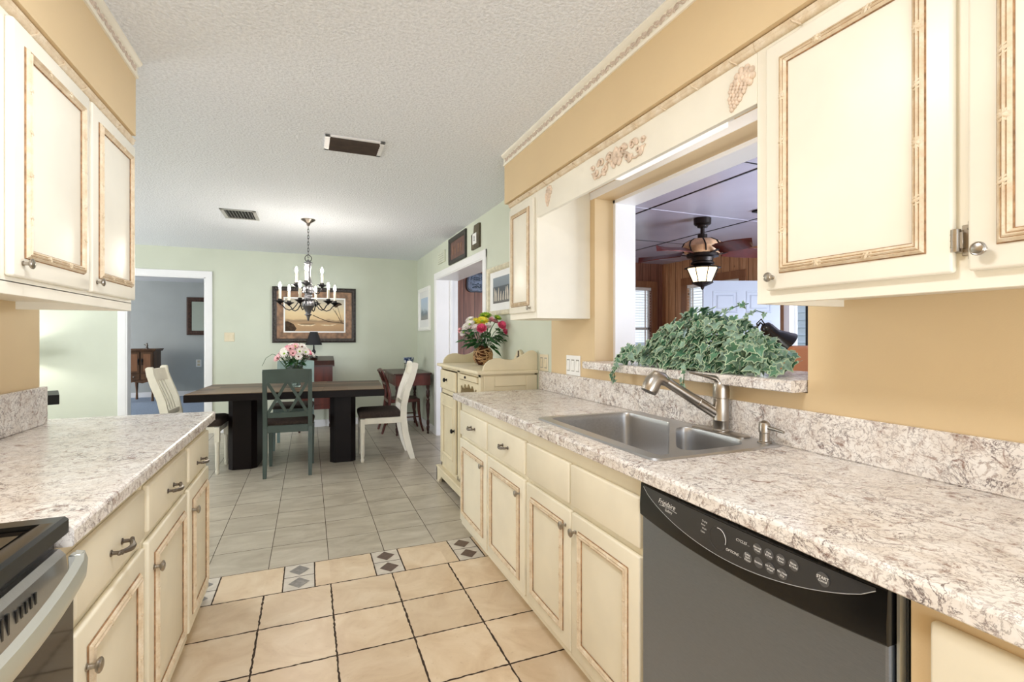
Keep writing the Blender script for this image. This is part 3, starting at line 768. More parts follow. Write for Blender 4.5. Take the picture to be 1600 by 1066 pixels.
# ================================================================ SINK
t = thing('sink', 'stainless double-bowl drop-in sink set in the right countertop', 'sink', (1.24, 1.64, .91))
bm = B()
out = rrect(.968, 1.509, 1.225, 2.062, .03, 5)
def rpoly(P, r, n=5):
    out = []; m = len(P)
    for i in range(m):
        p0, p1, p2 = Vector(P[i-1]), Vector(P[i]), Vector(P[(i+1) % m]); a = (p0-p1).normalized(); b = (p2-p1).normalized()
        ang = a.angle(b); t = min(r/math.tan(ang/2), (p0-p1).length*.45, (p2-p1).length*.45); s0, s1 = p1+a*t, p1+b*t
        for k in range(n+1):
            f = k/n; out.append(tuple((1-f)**2*s0+2*f*(1-f)*p1+f*f*s1))
    return out
def shrink(P, d, q):
    c = sum((Vector(p) for p in q), Vector((0, 0)))/len(q)
    return [tuple(c+(Vector(p)-c)*max(.1, 1-d/((Vector(p)-c).length+1e-6))) for p in P]
BIG = [(1.440, 2.030), (1.012, 2.030), (1.012, 1.262), (1.052, 1.262), (1.440, 1.722)]
SMALL = [(1.440, 1.688), (1.083, 1.266), (1.372, 1.276), (1.440, 1.335)]
bowls = [(BIG, .20, .05), (SMALL, .17, .06)]
zt = .9165
def loop(P, z, mi=0): 
    v = [bm.verts.new((x, y, z)) for x, y in P]
    return v, [bm.edges.new((v[i], v[(i+1) % len(v)])) for i in range(len(v))]
ov, oe = loop(out, zt); ed = list(oe); rims = []
for P, dp, r in bowls:
    v, e = loop(rpoly(P, r), zt); ed += e; rims.append(v)
bmesh.ops.triangle_fill(bm, use_beauty=True, edges=ed)
ol, _ = loop(rrect(.962, 1.515, 1.219, 2.068, .036, 5), .9105)
ring_bridge(bm, [ov, ol], True, False, False)
obj('rim', bm, M['steel'], t, smooth=30)
for P, dp, r in bowls:
    bm = B(); rings = []; Q = rpoly(P, r)
    for ins, z in ((0, zt), (.002, zt-.004), (.004, zt-.02), (.010, zt-dp*.8), (.020, zt-dp*.93), (.04, zt-dp), (.10, zt-dp-.004)):
        rings.append([bm.verts.new((x, y, z)) for x, y in shrink(Q, ins, P)])
    ring_bridge(bm, rings, True, False, True)
    cx, cy = (sum(p[0] for p in P)/len(P), sum(p[1] for p in P)/len(P))
    bo = obj('bowl', bm, M['steel'], t, smooth=50)
    bm = B(); lathe(bm, [(.045, 0), (.045, .003), (.038, .004), (.03, .001), (.001, .001)], (cx, cy, zt-dp-.004), None, 20); obj('drain', bm, M['nickel'], bo, smooth=40)
# faucet
t = thing('faucet', 'brushed nickel pull-out faucet standing behind the sink', 'faucet', (1.475, 1.47, .917))
bm = B(); P = rrect(1.443, 1.507, 1.345, 1.610, .028, 8)
r = [[bm.verts.new((x, y, z)) for x, y in Q] for Q, z in ((P, .9166), (P, .921), (rrect(1.447, 1.503, 1.349, 1.606, .024, 8), .9235))]
ring_bridge(bm, r, True, True, True); obj('base_plate', bm, M['nickel'], t, smooth=40)
bm = B(); fc = (1.475, 1.47, .922)
lathe(bm, [(.0315, 0), (.0315, .006), (.0285, .010), (.0285, .040), (.0295, .042), (.0295, .045), (.0285, .047), (.0285, .128), (.0305, .130), (.0305, .165), (.028, .184), (.020, .198), (.009, .205), (.001, .206)], fc, None, 24)
obj('body', bm, M['nickel'], t, smooth=35)
S0 = Vector((1.468, 1.48, .985)); S1 = Vector((1.265, 1.552, 1.122)); dv = (S1-S0).normalized()
bm = B(); tube(bm, [S0, S0+dv*.09, S0+dv*.092, S1], [.0215, .0215, .0200, .0185], 16); obj('spout', bm, M['nickel'], t, smooth=35)
bm = B(); hd = Vector((-.62, .16, -.62)).normalized()
tube(bm, [S1-dv*.018, S1+dv*.004, S1+Vector((-.020, .009, .006)), S1+Vector((-.038, .014, -.012)), S1+Vector((-.050, .015, -.036)), S1+Vector((-.056, .015, -.047))], [.019, .026, .032, .034, .033, .030], 18)
obj('spray_head', bm, M['nickel'], t, smooth=45)
bm = B()
hp = [Vector(fc)+Vector(q) for q in ((0, 0, .180), (-.018, .012, .204), (-.052, .034, .213), (-.085, .055, .222), (-.10, .064, .2255))]
rr = [(.016, .022), (.011, .020), (.006, .013), (.0045, .009), (.003, .006)]
rs = []
for i, p in enumerate(hp):
    d = (hp[min(i+1, 4)]-hp[max(i-1, 0)]).normalized(); a, b = frame_of(d, (0, 0, 1))
    rs.append([bm.verts.new(p+a*rr[i][1]*math.cos(2*PI*k/12)+b*rr[i][0]*math.sin(2*PI*k/12)) for k in range(12)])
ring_bridge(bm, rs, True, True, True); obj('lever', bm, M['nickel'], t, smooth=50)
t = thing('soap_dispenser', 'small brushed nickel soap pump at the right end of the sink', 'soap dispenser', (1.475, 1.272, .917))
bm = B(); lathe(bm, [(.024, 0), (.024, .003), (.017, .006), (.0165, .012), (.0165, .034), (.019, .036), (.019, .060), (.016, .070), (.007, .076), (.001, .077)], (1.475, 1.272, .917), None, 20); obj('body', bm, M['nickel'], t, smooth=35)
bm = B(); tube(bm, [(1.475, 1.272, .972), (1.472, 1.225, .970), (1.468, 1.190, .967)], [.0075, .006, .0045], 10); obj('nozzle', bm, M['nickel'], t, smooth=40)
# ================================================================ DISHWASHER
t = thing('dishwasher', 'stainless dishwasher with a curved black control panel under the right counter', 'dishwasher', (1.2, .87, 0))
DY0, DY1 = .545, 1.203
bm = B(); box(bm, .935, 1.50, .520, 1.208, .02, .862); obj('tub', bm, M['black_gloss'], t)
bm = B(); box(bm, .905, .936, DY0-.012, DY1, .10, .772, bev=.006, seg=2); obj('front_panel', bm, M['steel_dw'], t)
bm = B(); box(bm, .918, .9345, DY0-.021, DY0-.016, .10, .86); obj('edge_strip', bm, M['handle_silver'], t)
N = 28
def bulge(f): return .0155*math.sin(PI*max(0, min(1, f)))**.8 if 0 < f < 1 else 0
def sag(f): return .766-.017*math.sin(PI*f)
bm = B(); rs = []
for i in range(N+1):
    f = i/N; y = DY1-(DY1-(DY0-.012))*f; xf = .898-bulge(f); zb = sag(f)
    rs.append([bm.verts.new(p) for p in ((.935, y, zb), (xf+.004, y, zb), (xf, y, zb+.004), (xf-.001, y, .80), (xf+.003, y, .8595), (xf+.010, y, .8655), (.935, y, .8675))])
ring_bridge(bm, rs, True, True, True); cp = obj('control_panel', bm, M['black_gloss'], t, smooth=40)
# lens-shaped charcoal fascia lying on the panel
def pfx(f, z):
    xf = .898-bulge(f)
    return (xf-(z-(sag(f)+.004))/(.80-sag(f)-.004)*.001) if z < .80 else xf-.001+(z-.80)/.0595*.004
def lens_lo(f): return .853-.075*math.sin(PI*min(1, max(0, f)))**.72
bm = B(); rs = []
for i in range(N+1):
    f = .025+.95*i/N; y = DY1-(DY1-(DY0-.012))*f; zl = min(lens_lo(i/N), .8575); zh = .858
    row = []
    for q in range(5):
        z = zl+(zh-zl)*q/4; row.append(bm.verts.new((pfx(f, z)-.0012, y, z)))
    rs.append(row)
ring_bridge(bm, rs, False, False, False)
obj('fascia', bm, M['panel_dark'], cp, smooth=40)
bm = B()
tube(bm, [(pfx(.025+.95*i/N, min(lens_lo(i/N), .8575))-.0013, DY1-(DY1-(DY0-.012))*(.025+.95*i/N), min(lens_lo(i/N), .8575)) for i in range(N+1)], .0008, 5)
obj('fascia_edge', bm, M['steel'], cp)
def on_panel(f, z): return (pfx(f, z)-.0020, DY1-(DY1-(DY0-.012))*f, z)
TR = Matrix(((0, 0, -1, 0), (-1, 0, 0, 0), (0, 1, 0, 0), (0, 0, 0, 1)))
def lab(s, f, z, size, shear=0, align='CENTER'): return text_obj('lettering', s, size, on_panel(f, z), TR, M['lettering'], cp, shear, align, 0, 1, lambda c: pfx((DY1-c.y)/(DY1-DY0+.012), c.z)-.0021)
lab('Frigidaire', .190, .838, .0190, .35)
lab('Gallery', .205, .822, .0105, .2)
bm = B(); tube(bm, [on_panel(.145+.11*q/8, .8275+.0022*math.sin(q/8*PI)) for q in range(9)], .0004, 4); obj('underline', bm, M['lettering'], cp)
for k, s in enumerate(('Drying', 'Rinse', 'Wash', 'Clean')): lab(s, .405-.006*(k % 2), .842-k*.0085, .0062, .1)
bm = B()
c0 = (.472, .819)
for k in range(24):
    a0, a1 = 2*PI*k/24, 2*PI*(k+1)/24
    tube(bm, [on_panel(c0[0]+.040*math.cos(a), c0[1]+.027*math.sin(a)) for a in (a0, a1)], .0005, 4)
obj('dial_ring', bm, M['panel_dark'], cp)
bm = B(); tube(bm, [on_panel(c0[0]+.034*math.cos(a), c0[1]+.023*math.sin(a)) for a in [math.radians(100-q*13) for q in range(10)]], .0007, 4); obj('dial_arc', bm, M['lettering'], cp)
lab('CYCLES ...', .575, .836, .0085, .3); lab('OPTIONS ...', .540, .804, .0085, .3)
M['button'] = NT('grey_button').done((84, 84, 85), .3)
def button(f, z, s, r=.0112):
    bm = B(); x, y, zz = on_panel(f, z)
    lathe(bm, [(r, 0), (r, .0004), (r*.9, .0007), (.0005, .0007)], (x+.0006, y, zz), Rm((-1, 0, 0)), 20); b = obj('button', bm, M['button'], cp)
    ls = s.split('\n')
    for i, q in enumerate(ls):
        text_obj('lettering', q, .0082 if q == 'START' else .0062, (x-.0003, y, zz+((len(ls)-1)/2-i)*.0060), TR, M['lettering'], b, .1, 'CENTER', .00015)
for f, z, s in ((.632, .836, 'Normal\nWash'), (.673, .836, 'Pots\n& Pans'), (.714, .836, 'Quick\nRinse'), (.755, .836, 'Rinse\n& Hold'),
                (.597, .809, 'Delay\nStart\nHours'), (.638, .809, 'Sanitize'), (.680, .809, 'Hi-Temp\nWash'), (.721, .809, 'No Heat\nDry')): button(f, z, s)
button(.842, .834, 'START\nCancel', .0135)
bm = B(); box(bm, .99, 1.49, DY0, DY1, .0, .021); obj('toe_plate', bm, M['black_gloss'], t)
# ================================================================ RANGE
t = thing('range', 'black glass-top electric range with a wide silver oven handle at lower left', 'range', (-.75, .85, 0))
bm = B(); box(bm, -1.05, -.462, .47, 1.238, .03, .895); obj('body', bm, M['black_gloss'], t)
bm = B()
zc = .934; y0, y1 = .465, 1.240
prism(bm, [(-1.05, .896), (-.452, .896), (-.440, .902), (-.440, zc-.006), (-.446, zc), (-.470, zc), (-.488, zc-.010), (-1.03, zc-.010), (-1.03, zc), (-1.05, zc)], 'Y', y0+.035, y1-.035)
for ya, yb in ((y0, y0+.035), (y1-.035, y1)):
    prism(bm, [(-1.05, .896), (-.452, .896), (-.440, .902), (-.440, zc-.006), (-.446, zc), (-1.05, zc)], 'Y', ya, yb)
obj('cooktop_frame', bm, M['black_gloss'], t, smooth=30)
bm = B(); box(bm, -1.02, -.490, y0+.04, y1-.04, zc-.0095, zc-.0085); obj('glass_top', bm, M['black_glass'], t)
bm = B(); prism(bm, [(-.462, .79), (-.436, .79), (-.434, .80), (-.442, .862), (-.452, .874), (-.462, .874)], 'Y', .475, 1.232)
obj('vent_panel', bm, M['steel'], t, smooth=30)
bm = B()
for k, yy in enumerate((1.105, 1.090, 1.075, 1.060, 1.045, 1.020, 1.003)):
    h = .010 if k < 5 else .017
    box(bm, -.4445, -.4365, yy-.0028, yy+.0028, .836-h, .836+h)
obj('vent_slots', bm, M['black_gloss'], t)
bm = B(); box(bm, -.462, -.428, .475, 1.232, .18, .80, bev=.006, seg=2); od = obj('oven_door', bm, M['black_glass'], t)
bm = B(); rs = []
for i in range(17):
    f = i/16; y = .478+.755*f; s_ = math.sin(PI*f); xo = -.405+.034*s_**.7
    if i in (0, 16): xo = -.408
    zz = .848-.012*s_
    th = .019
    rs.append([bm.verts.new(p) for p in ((xo-.018, y, zz-th+.003), (xo-.004, y, zz-th), (xo, y, zz-th+.005), (xo+.001, y, zz), (xo-.004, y, zz+th-.003), (xo-.018, y, zz+th))])
ring_bridge(bm, rs, True, True, True)
for yy in (.485, 1.207): box(bm, -.43, -.41, yy-.0, yy+.02, .832, .866, bev=.002)
obj('handle', bm, M['handle_silver'], od, smooth=40)
bm = B(); box(bm, -.46, -.432, .475, 1.232, .04, .17, bev=.005); obj('storage_drawer', bm, M['steel'], t)
M['gap_shadow'] = paint('grey_gap_shadow', (158, 156, 150), .6, .02)  # shadow in the gap round switch rockers, painted as grey
# wall plates in the kitchen
def plate(name, label, cat, y0, y1, z0, z1, m, n, x=WX):
    t = thing(name, label, cat, (x, (y0+y1)/2, (z0+z1)/2))
    bm = B(); box(bm, x-.006, x, y0, y1, z0, z1, bev=.003, seg=2); obj('plate', bm, M[m], t)
    for k in range(n):
        yc = y0+(y1-y0)*(k+.5)/n; w = .016
        bm = B(); zz = (z0+z1)/2; box(bm, x-.0066, x-.0055, yc-w-.003, yc+w+.003, zz-.037, zz+.037); obj('rocker_gap_shadow', bm, M['gap_shadow'], t)  # grey strip paints the gap shadow round the rocker
        bm = B()
        prism(bm, [(x-.0055, zz-.033), (x-.010, zz-.030), (x-.0075, zz), (x-.0065, zz+.033), (x-.0055, zz+.033)], 'Y', yc-w, yc+w)
        obj('rocker', bm, M[m], t)
plate('switch_plate', 'white triple rocker switch plate on the tan wall left of the ledge', 'light switch', 2.635, 2.810, 1.043, 1.168, 'plate_white', 3)
plate('switch_plate', 'almond switch plate on the green wall just behind the hutch', 'light switch', 3.075, 3.205, 1.043, 1.160, 'almond', 2)
# ================================================================ DINING ROOM
# ---- table
TC = (-.135, 5.66); TR_ = -math.radians(4.2)
t = thing('dining_table', 'long dark dining table with patchwork plank top on two pedestals', 'table', (TC[0], TC[1], 0), TR_)
TM = Matrix.Translation((TC[0], TC[1], 0)) @ Matrix.Rotation(TR_, 4, 'Z')
bm = B(); box(bm, -.875, .875, -.50, .50, .688, .7555, bev=.003, M=TM); obj('apron_slab', bm, M['espresso'], t)
bm = B(); box(bm, -.870, .870, -.495, .495, .7555, .7615, bev=.002, M=TM); obj('tabletop', bm, M['tabletop'], t)
for sx in (-1, 1):
    bm = B(); cx = -.445 if sx < 0 else .475; w, d, c = .125, .28, .045
    P = [(cx-w+c, -d), (cx+w-c, -d), (cx+w, -d+c), (cx+w, d-c), (cx+w-c, d), (cx-w+c, d), (cx-w, d-c), (cx-w, -d+c)]
    prism(bm, P, 'Z', .0, .6878); bm.transform(TM); obj('pedestal', bm, M['espresso'], t)
# ---- cross-back chairs
def cross_chair(name, label, m, loc, rz, group):
    t = thing(name, label, 'chair'); 
    def by(z): return -.20-(z-.45)*.13 if z > .45 else -.20-(.45-z)*.085
    for sx in (-1, 1):
        bm = B(); post(bm, [(sx*.190, by(z), z, w, d) for z, w, d in ((0, .030, .034), (.25, .036, .042), (.45, .038, .046), (.7, .036, .036), (.97, .034, .026))]); obj('rear_leg', bm, M[m], t)
        bm = B(); post(bm, [(sx*.190, .215, 0, .026, .026), (sx*.190, .215, .34, .040, .040), (sx*.190, .215, .415, .042, .042)]); obj('front_leg', bm, M[m], t)
    for nm, z0, z1 in (('top_rail', .862, .985), ('lower_rail', .545, .592)):
        bm = B(); rs = []
        for i in range(9):
            x = -.205+.41*i/8 if z0 > .8 else -.174+.348*i/8; dy = -.018*(1-(x/.2)**2)
            top = z1+(.006*(1-(x/.2)**2) if z0 > .8 else 0)
            rs.append([bm.verts.new(p) for p in ((x, by(z0)+dy-.011, z0), (x, by(z0)+dy+.011, z0), (x, by(z1)+dy+.011, top), (x, by(z1)+dy-.011, top))])
        ring_bridge(bm, rs, True, True, True); obj(nm, bm, M[m], t, smooth=30)
    for c in (-.087, .087):
        for s in (-1, 1):
            x0, x1 = c-s*.078, c+s*.078
            bm = B(); beam(bm, (x0, by(.59)-.012+s*.002, .588), (x1, by(.87)-.012+s*.002, .868), .026, .013, (0, 1, .13)); obj('cross_slat', bm, M[m], t)
    bm = B()
    box(bm, -.172, .172, -.222, -.198, .405, .470, bev=.003); box(bm, -.172, .172, .205, .228, .405, .470, bev=.003)
    for sx in (-1, 1): box(bm, sx*.190-.011, sx*.190+.011, -.18, .20, .405, .468, bev=.003)
    obj('seat_frame', bm, M[m], t)
    bm = B()
    rs = [[bm.verts.new((x, y, z)) for x, y in rrect(-.215+i, .215-i, -.19+i, .235-i, .04, 4)] for i, z in ((0, .468), (0, .482), (.006, .494), (.03, .501), (.09, .506))]
    ring_bridge(bm, rs, True, True, True); obj('cushion', bm, M['cushion'], t, smooth=50)
    t.location = loc; t.rotation_euler = (0, 0, rz)
    if group: t['group'] = group
    return t
cross_chair('dining_chair', 'blue-green cross-back dining chair at the near side of the dark table', 'teal', (-.170, 5.215, 0), -.045, 'painted dining chairs round the table')
cross_chair('dining_chair', 'pale teal cross-back dining chair at the far side of the table behind the flowers', 'teal_light', (-.165, 6.36, 0), PI-.06, 'painted dining chairs round the table')
# ---- off-white slat-back chairs
def slat_chair(label, loc, rz):
    t = thing('dining_chair', label, 'chair')
    bp = [(0, -.300), (.12, -.262), (.28, -.224), (.44, -.205), (.56, -.208), (.70, -.238), (.84, -.290), (.94, -.322), (.995, -.330)]
    def by(z):
        for (z0, y0), (z1, y1) in zip(bp[:-1], bp[1:]):
            if z <= z1: return y0+(y1-y0)*(z-z0)/(z1-z0)
        return bp[-1][1]
    for sx in (-1, 1):
        bm = B(); post(bm, [(sx*.190, y, z, .032, .050 if z < .1 else .066 if z < .9 else .058) for z, y in bp]+[(sx*.190, -.325, 1.008, .030, .035)]); obj('rear_leg', bm, M['chair_white'], t, smooth=35)
        bm = B()
        lathe(bm, [(.013, 0), (.018, .012), (.020, .03), (.014, .045), (.017, .055), (.019, .07), (.0205, .25), (.024, .30), (.020, .305)], (sx*.190, .205, 0), None, 12); box(bm, sx*.190-.022, sx*.190+.022, .183, .227, .30, .44, bev=.003)
        obj('front_leg', bm, M['chair_white'], t, smooth=40)
    bm = B(); rs = []
    for i in range(7):
        x = -.175+.35*i/6; dy = -.018*(1-(x/.19)**2)
        rs.append([bm.verts.new(p) for p in ((x, by(.87)+dy-.012, .875), (x, by(.87)+dy+.012, .875), (x, by(.985)+dy+.012, .985), (x, by(.985)+dy-.012, .985))])
    ring_bridge(bm, rs, True, True, True); obj('top_rail', bm, M['chair_white'], t, smooth=30)
    bm = B(); box(bm, -.175, .175, by(.56)-.012, by(.56)+.010, .555, .605, bev=.003); obj('lower_rail', bm, M['chair_white'], t)
    for k in range(4):
        x = -.102+.068*k; bm = B(); zs = [.60, .66, .72, .78, .84, .88]
        post(bm, [(x, by(z)-.016*(1-(x/.19)**2)*(z-.6)/.28, z, .032, .014) for z in zs]); obj('back_slat', bm, M['chair_white'], t, smooth=30)
    bm = B(); box(bm, -.17, .17, .193, .217, .385, .448, bev=.003); box(bm, -.17, .17, -.222, -.2, .385, .448, bev=.003)
    for sx in (-1, 1): box(bm, sx*.190-.012, sx*.190+.012, -.18, .185, .385, .448, bev=.003)
    obj('seat_frame', bm, M['chair_white'], t)
    bm = B()
    rs = [[bm.verts.new((x, y, z)) for x, y in rrect(-.212+i, .212-i, -.185+i, .24-i, .035, 4)] for i, z in ((.004, .449), (0, .462), (.0, .492), (.008, .506), (.03, .517), (.09, .524))]
    ring_bridge(bm, rs, True, True, True); obj('cushion', bm, M['cushion'], t, smooth=50)
    t.location = loc; t.rotation_euler = (0, 0, rz); t['group'] = 'off-white slat-back dining chairs'
    return t
slat_chair('off-white slat-back dining chair with dark cushion at the right table end', (.715, 5.44, 0), PI/2-.03)
slat_chair('off-white slat-back dining chair at the left table end before the doorway', (-.985, 5.52, 0), -PI/2-.06)
# ---- chandelier
CX, CY = -.008, 5.3
t = thing('chandelier', 'black iron chandelier with nine lit candle lamps hanging over the dining table', 'chandelier', (CX, CY, 2.44))
bm = B(); lathe(bm, [(.066, 0), (.066, -.006), (.058, -.012), (.030, -.030), (.018, -.040), (.014, -.058), (.004, -.064)], (CX, CY, 2.44), None, 24); obj('canopy', bm, M['pewter'], t, smooth=40)
bm = B(); z = 2.378; k = 0
while z > 2.085:
    pts = []
    for q in range(12):
        a = 2*PI*q/12; r_ = .0075*math.cos(a); zz = z-.017+.020*math.sin(a)
        pts.append((CX+(r_ if k % 2 else 0), CY+(0 if k % 2 else r_), zz))
    tube(bm, pts, .0022, 5, closed=True); z -= .0315; k += 1
obj('chain', bm, M['black_iron'], t, smooth=40)
bm = B(); tube(bm, [(CX+.030*math.cos(2*PI*q/18), CY, 2.055+.034*math.sin(2*PI*q/18)) for q in range(18)], .004, 6, closed=True); obj('loop', bm, M['black_iron'], t, smooth=40)
bm = B()
lathe(bm, [(.004, .61), (.012, .60), (.022, .585), (.040, .578), (.040, .570), (.030, .562), (.026, .53), (.021, .48), (.022, .45), (.032, .39), (.036, .375), (.040, .37), (.040, .362), (.030, .355), (.045, .345), (.052, .325), (.046, .30), (.050, .290), (.052, .28), (.034, .272), (.030, .255), (.040, .25), (.040, .244), (.032, .24), (.032, .228), (.042, .222), (.042, .214), (.034, .21), (.046, .20), (.056, .185), (.058, .16), (.060, .15), (.054, .138), (.040, .12), (.030, .098), (.022, .080), (.022, .072), (.034, .066), (.034, .060), (.020, .052), (.014, .035), (.010, .012), (.003, .0)], (CX, CY, 1.437), None, 24)
obj('column', bm, M['antique_iron'], t, smooth=35)
def arm(ang, R0, zc, zpan, up):
    bm = B(); dx, dy = math.cos(ang), math.sin(ang); pts = []
    def p(r, z): return (CX+dx*r, CY+dy*r, z)
    if not up: prof = [(.045, zc), (.065, zc+.020), (.085, zc+.005), (.110, zc-.040), (.140, zc-.078), (.175, zc-.092), (.21, zc-.080), (.237, zc-.045), (R0, zpan-.03), (R0, zpan)]
    else: prof = [(.036, zc), (.06, zc-.035), (.085, zc-.055), (.105, zc-.050), (.122, zc-.02), (R0, zpan)]
    tube(bm, [p(*q) for q in prof], .0052, 7); a = obj('arm', bm, M['black_iron'], t, smooth=50)
    bm = B(); lathe(bm, [(.008, -.030), (.014, -.022), (.040, -.004), (.048, .0), (.048, .004), (.020, .006), (.019, .022), (.013, .022)], p(R0, zpan), None, 16); obj('drip_pan', bm, M['black_iron'], a, smooth=40)
    bm = B(); lathe(bm, [(.0125, 0), (.0125, .095), (.010, .100), (.001, .101)], p(R0, zpan+.020), None, 12); obj('candle', bm, M['candle'], a, smooth=40)
    bm = B(); lathe(bm, [(.006, 0), (.0115, .012), (.0135, .022), (.010, .038), (.004, .055), (.001, .060)], p(R0, zpan+.121), None, 10); obj('bulb', bm, M['bulb'], a, smooth=60)
for k in range(6): arm(math.radians(14+60*k), .258, 1.632, 1.625, False)
for k in range(3): arm(math.radians(22+120*k+120), .138, 1.765, 1.80, True)
# ---- framed beach painting on the back wall
def framed(name, label, axis, p, sg, a0, a1, z0, z1, fw, fd, mf, group=None):
    pass
t = thing('painting', 'beach painting in a wide dark and bronze frame behind the chandelier', 'painting', (.08, BY, 1.19))
X0, X1, Z0, Z1 = -.47, .628, 1.195, 1.972
def frame_y(bm, x0, x1, z0, z1, prof, yw):
    cor = []
    for cx, cz, sx, sz in ((x0, z0, 1, 1), (x1, z0, -1, 1), (x1, z1, -1, -1), (x0, z1, 1, -1)):
        cor.append([bm.verts.new((cx+sx*d, yw-h, cz+sz*d)) for d, h in prof])
    for i in range(4):
        a, b = cor[i], cor[(i+1) % 4]
        for j in range(len(prof)-1): bm.faces.new((a[j], a[j+1], b[j+1], b[j]))
bm = B(); frame_y(bm, X0, X1, Z0, Z1, [(0, 0), (0, .028), (.010, .036), (.03, .036), (.045, .028), (.058, .020), (.058, 0)], BY)
for k in range(24):
    for zz in (Z0+.022, Z1-.022):
        xx = X0+.03+(X1-X0-.06)*k/23; ball(bm, (xx, BY-.034, zz), .017, (1.1, .5, .8), 8, 5)
for k in range(16):
    for xx in (X0+.022, X1-.022):
        zz = Z0+.045+(Z1-Z0-.09)*k/15; ball(bm, (xx, BY-.034, zz), .017, (.8, .5, 1.1), 8, 5)
obj('outer_frame', bm, paint('dark_bamboo_frame', (44, 36, 32), .35, .3, 40), t, smooth=50)
bm = B(); frame_y(bm, X0+.057, X1-.057, Z0+.057, Z1-.057, [(0, .018), (.06, .012), (.085, .012), (.085, .004)], BY)
obj('bronze_liner', bm, paint('aged_bronze_liner', (132, 98, 70), .4, .22, 18), t)
bm = B(); frame_y(bm, X0+.141, X1-.141, Z0+.141, Z1-.141, [(0, .0105), (.020, .0105), (.020, .004)], BY); obj('mat', bm, M['plate_white'], t)
cx0, cx1, cz0, cz1 = X0+.160, X1-.160, Z0+.160, Z1-.160
k_ = NT('painted_beach'); s_ = k_.n('ShaderNodeSeparateXYZ'); k_.l(k_.coord(which='Generated'), s_.inputs[0])
f_ = k_.math('ADD', s_.outputs[2], k_.math('MULTIPLY', k_.math('SUBTRACT', k_.noise(k_.coord((3, 3, 9)), 3, 4), .5), .12))
cc = k_.ramp(f_, [(.0, (176, 142, 108)), (.2, (192, 158, 120)), (.33, (160, 134, 106)), (.38, (222, 194, 150)), (.55, (232, 208, 164)), (.8, (216, 202, 174)), (1, (184, 178, 166))])
k_.done(cc, .6, 0, .2)
bm = B(); box(bm, cx0, cx1, BY-.006, BY-.003, cz0, cz1); cv = obj('canvas', bm, k_.m, t)
pd = paint('painted_dark_brown', (70, 54, 40), .7, .2, 30, .2); pl = paint('painted_pale_sand', (222, 204, 170), .7, .1, 30, .2)
w_, h_ = cx1-cx0, cz1-cz0
def cvp(u, v): return (cx0+u*w_, cz0+v*h_)
def patch(P, m, nm, d=.0062): 
    bm = B(); prism(bm, [cvp(u, v) for u, v in P], 'Y', BY-d, BY-.0059); obj(nm, bm, m, cv)
patch([(.0, .0), (.16, .0), (.19, .08), (.14, .22), (.05, .30), (0, .30)], pd, 'painted_shrub')
patch([(.20, .21), (.27, .165), (.44, .16), (.50, .20), (.51, .215), (.44, .20), (.27, .20), (.21, .225)], pl, 'painted_boat')
patch([(.21, .225), (.30, .235), (.48, .235), (.51, .218), (.44, .212), (.27, .212)], pd, 'painted_boat')
patch([(.58, .20), (.68, .17), (.80, .18), (.88, .23), (.75, .20), (.66, .21)], pl, 'painted_boat')
bm = B(); q = [(1, .255), (.86, .275), (.72, .31), (.58, .40), (.46, .50)]
for (u0, v0), (u1, v1) in zip(q[:-1], q[1:]):
    a, b = cvp(u0, v0), cvp(u1, v1); beam(bm, (a[0], BY-.0062, a[1]), (b[0], BY-.0062, b[1]), .010, .0008, (0, 1, 0))
for u1, v1, u0 in ((.80, .72, .97), (.88, .80, .97), (.84, .66, .95)):
    a, b = cvp(u0, .26), cvp(u1, v1); beam(bm, (a[0], BY-.0062, a[1]), (b[0], BY-.0062, b[1]), .005, .0008, (0, 1, 0))
obj('painted_palm_trunk', bm, pd, cv)
patch([(.80, .80), (.85, .88), (.93, .90), (.97, .84), (.90, .80), (.86, .74)], pd, 'painted_palm_crown')
# ---- double switch on the back wall and bedroom outlet
t = thing('switch_plate', 'cream double switch plate on the green back wall beside the white doorway', 'light switch', (-.985, BY, 1.27))
bm = B(); box(bm, -1.045, -.925, BY-.006, BY, 1.215, 1.335, bev=.003); obj('plate', bm, M['almond'], t)
for dx in (-.03, .03):
    bm = B(); box(bm, -.985+dx-.017, -.985+dx+.017, BY-.0095, BY-.006, 1.242, 1.308, bev=.002); obj('rocker', bm, M['almond'], t)
t = thing('outlet', 'pale blue-white wall outlet low on the bedroom wall seen through the doorway', 'outlet', (-2.18, 12.5, .9))
bm = B(); box(bm, -2.26, -2.16, 12.493, 12.5, .62, .78, bev=.003); obj('plate', bm, M['plate_white'], t)
bm = B(); box(bm, -2.235, -2.185, 12.490, 12.493, .64, .69, bev=.001); box(bm, -2.235, -2.185, 12.490, 12.493, .71, .76, bev=.001); obj('sockets', bm, M['almond'], t)
# ---- red-brown slant chest with lamp
t = thing('slant_chest', 'narrow red-brown mahogany chest behind the table under the painting', 'chest', (.1, 7.33, 0))
bm = B(); prism(bm, [(7.16, .30), (7.16, .88), (7.20, .935), (7.50, .985), (7.50, .30)], 'X', -.14, .295); obj('body', bm, M['mahogany'], t)
bm = B(); prism(bm, [(7.135, .878), (7.135, .898), (7.19, .955), (7.52, 1.004), (7.52, .984), (7.20, .934)], 'X', -.155, .318); obj('lid', bm, M['dark_mahogany'], t)
bm = B(); box(bm, -.10, .255, 7.152, 7.162, .36, .58, bev=.003); obj('drawer', bm, M['mahogany'], t)
for xx in (-.12, .275):
    for yy in (7.18, 7.48):
        bm = B(); lathe(bm, [(.014, 0), (.016, .03), (.010, .06), (.017, .1), (.017, .2), (.022, .3)], (xx, yy, 0), None, 10); obj('leg', bm, M['dark_mahogany'], t, smooth=40)
t = thing('table_lamp', 'small table lamp with black cone shade standing on the red-brown chest', 'lamp', (.06, 7.38, .97))
